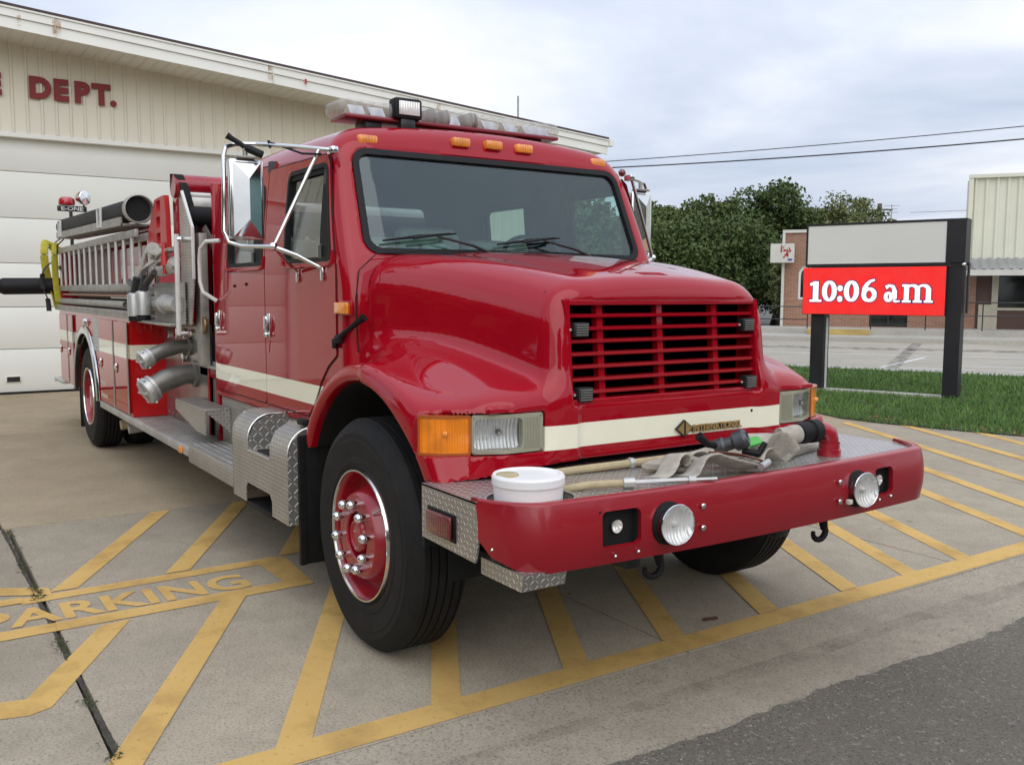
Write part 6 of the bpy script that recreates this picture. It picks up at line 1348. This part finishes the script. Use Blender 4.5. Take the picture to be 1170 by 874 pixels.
for pts, w in (([(-3.35, -1.14, 1.88, .8), (-3.6, -1.17, 1.90, .9), (-3.85, -1.19, 1.92, 1.2), (-4.0, -1.20, 1.82, 1.4), (-4.2, -1.21, 1.70, 1.5), (-4.35, -1.2, 1.62, 1.5)], .10),
               ([(-3.2, -1.13, 1.80, 1.2), (-3.45, -1.17, 1.83, .4), (-3.62, -1.18, 1.78, 1.0), (-3.5, -1.19, 1.74, 1.4), (-3.25, -1.16, 1.76, 1.0)], .08),
               ([(-3.9, -1.15, 1.90, 1.0), (-3.7, -1.19, 1.84, 1.2), (-3.9, -1.2, 1.78, .6), (-4.05, -1.18, 1.74, 1.1)], .09),
               ([(-3.3, -1.15, 1.90, 0), (-3.45, -1.19, 1.87, .5), (-3.7, -1.15, 1.86, .9)], .07)):
    child(ribbon(pts, w, .025, M['rag'], 'fold'), RG)
for k, (x, z) in enumerate(((-4.00, 1.50), (-3.70, 1.515))):
    N = empty('hose_nozzle', (x, -1.27, z), ['white canister nozzle with black bail, left of the pair at the front of the ladders', 'white canister nozzle with black bail, right of the pair beside the discharge pipe'][k], 'nozzle', 'nozzles at the front of the ladder rack')
    m = MB(); m.lathe([(.001, -.10), (.056, -.10), (.058, .06), (.052, .075), (.04, .08), (.03, .085)], (x, -1.27, z), (0, 0, 1), 22); child(m.build('canister', M['alu']), N)
    m = MB(); m.lathe([(.05, .0), (.05, .04), (.001, .04)], (x, -1.27, z-.14), (0, 0, 1), 18, True); child(m.build('black_base', M['blk']), N)
    sg = -1 if k == 0 else 1
    m = MB(); m.tube([(x, -1.27, z+.08), (x+sg*.05, -1.26, z+.13), (x+sg*.30, -1.25, z+.17+.05*k)], [.03, .026, .022], 8); m.tube([(x, -1.27, z+.08), (x+.03, -1.25, z+.20)], .035, 10); child(m.build('bail_handle', M['blkpl']), N)

# pieces that were modelled together become objects of their own
def split_loose(names):
    for o in [q for q in COL.objects if q.type == 'MESH' and q.name.split('.')[0] in names]:
        me = o.data; n = len(me.vertices); par = list(range(n))
        def fd(a):
            while par[a] != a: par[a] = par[par[a]]; a = par[a]
            return a
        for e in me.edges:
            a, b = fd(e.vertices[0]), fd(e.vertices[1])
            if a != b: par[a] = b
        root = [fd(i) for i in range(n)]; groups = {}
        for p in me.polygons: groups.setdefault(root[p.vertices[0]], []).append(p.index)
        if len(groups) < 2: continue
        for k, fs in enumerate(groups.values()):
            idx = {}; V = []; F = []
            for f in fs:
                q = []
                for v in me.polygons[f].vertices:
                    if v not in idx: idx[v] = len(V); V.append(me.vertices[v].co[:])
                    q.append(idx[v])
                F.append(q)
            nm = bpy.data.meshes.new(me.name); nm.from_pydata(V, [], F); nm.update()
            for m_ in me.materials: nm.materials.append(m_)
            nm.polygons.foreach_set('use_smooth', [me.polygons[f].use_smooth for f in fs])
            if me.polygons[fs[0]].use_smooth: nm.set_sharp_from_angle(angle=R(30))
            c = bpy.data.objects.new(o.name.split('.')[0], nm); COL.objects.link(c); c.parent = o.parent; c.matrix_parent_inverse = o.matrix_parent_inverse.copy(); c.matrix_basis = o.matrix_basis.copy()
        bpy.data.objects.remove(o)
split_loose({'body_front_face', 'step_box_end', 'rust_streaks', 'bracket_foot', 'screw', 'mullion', 'fascia_joint', 'bolt', 'bright_edge', 'crossarm'})
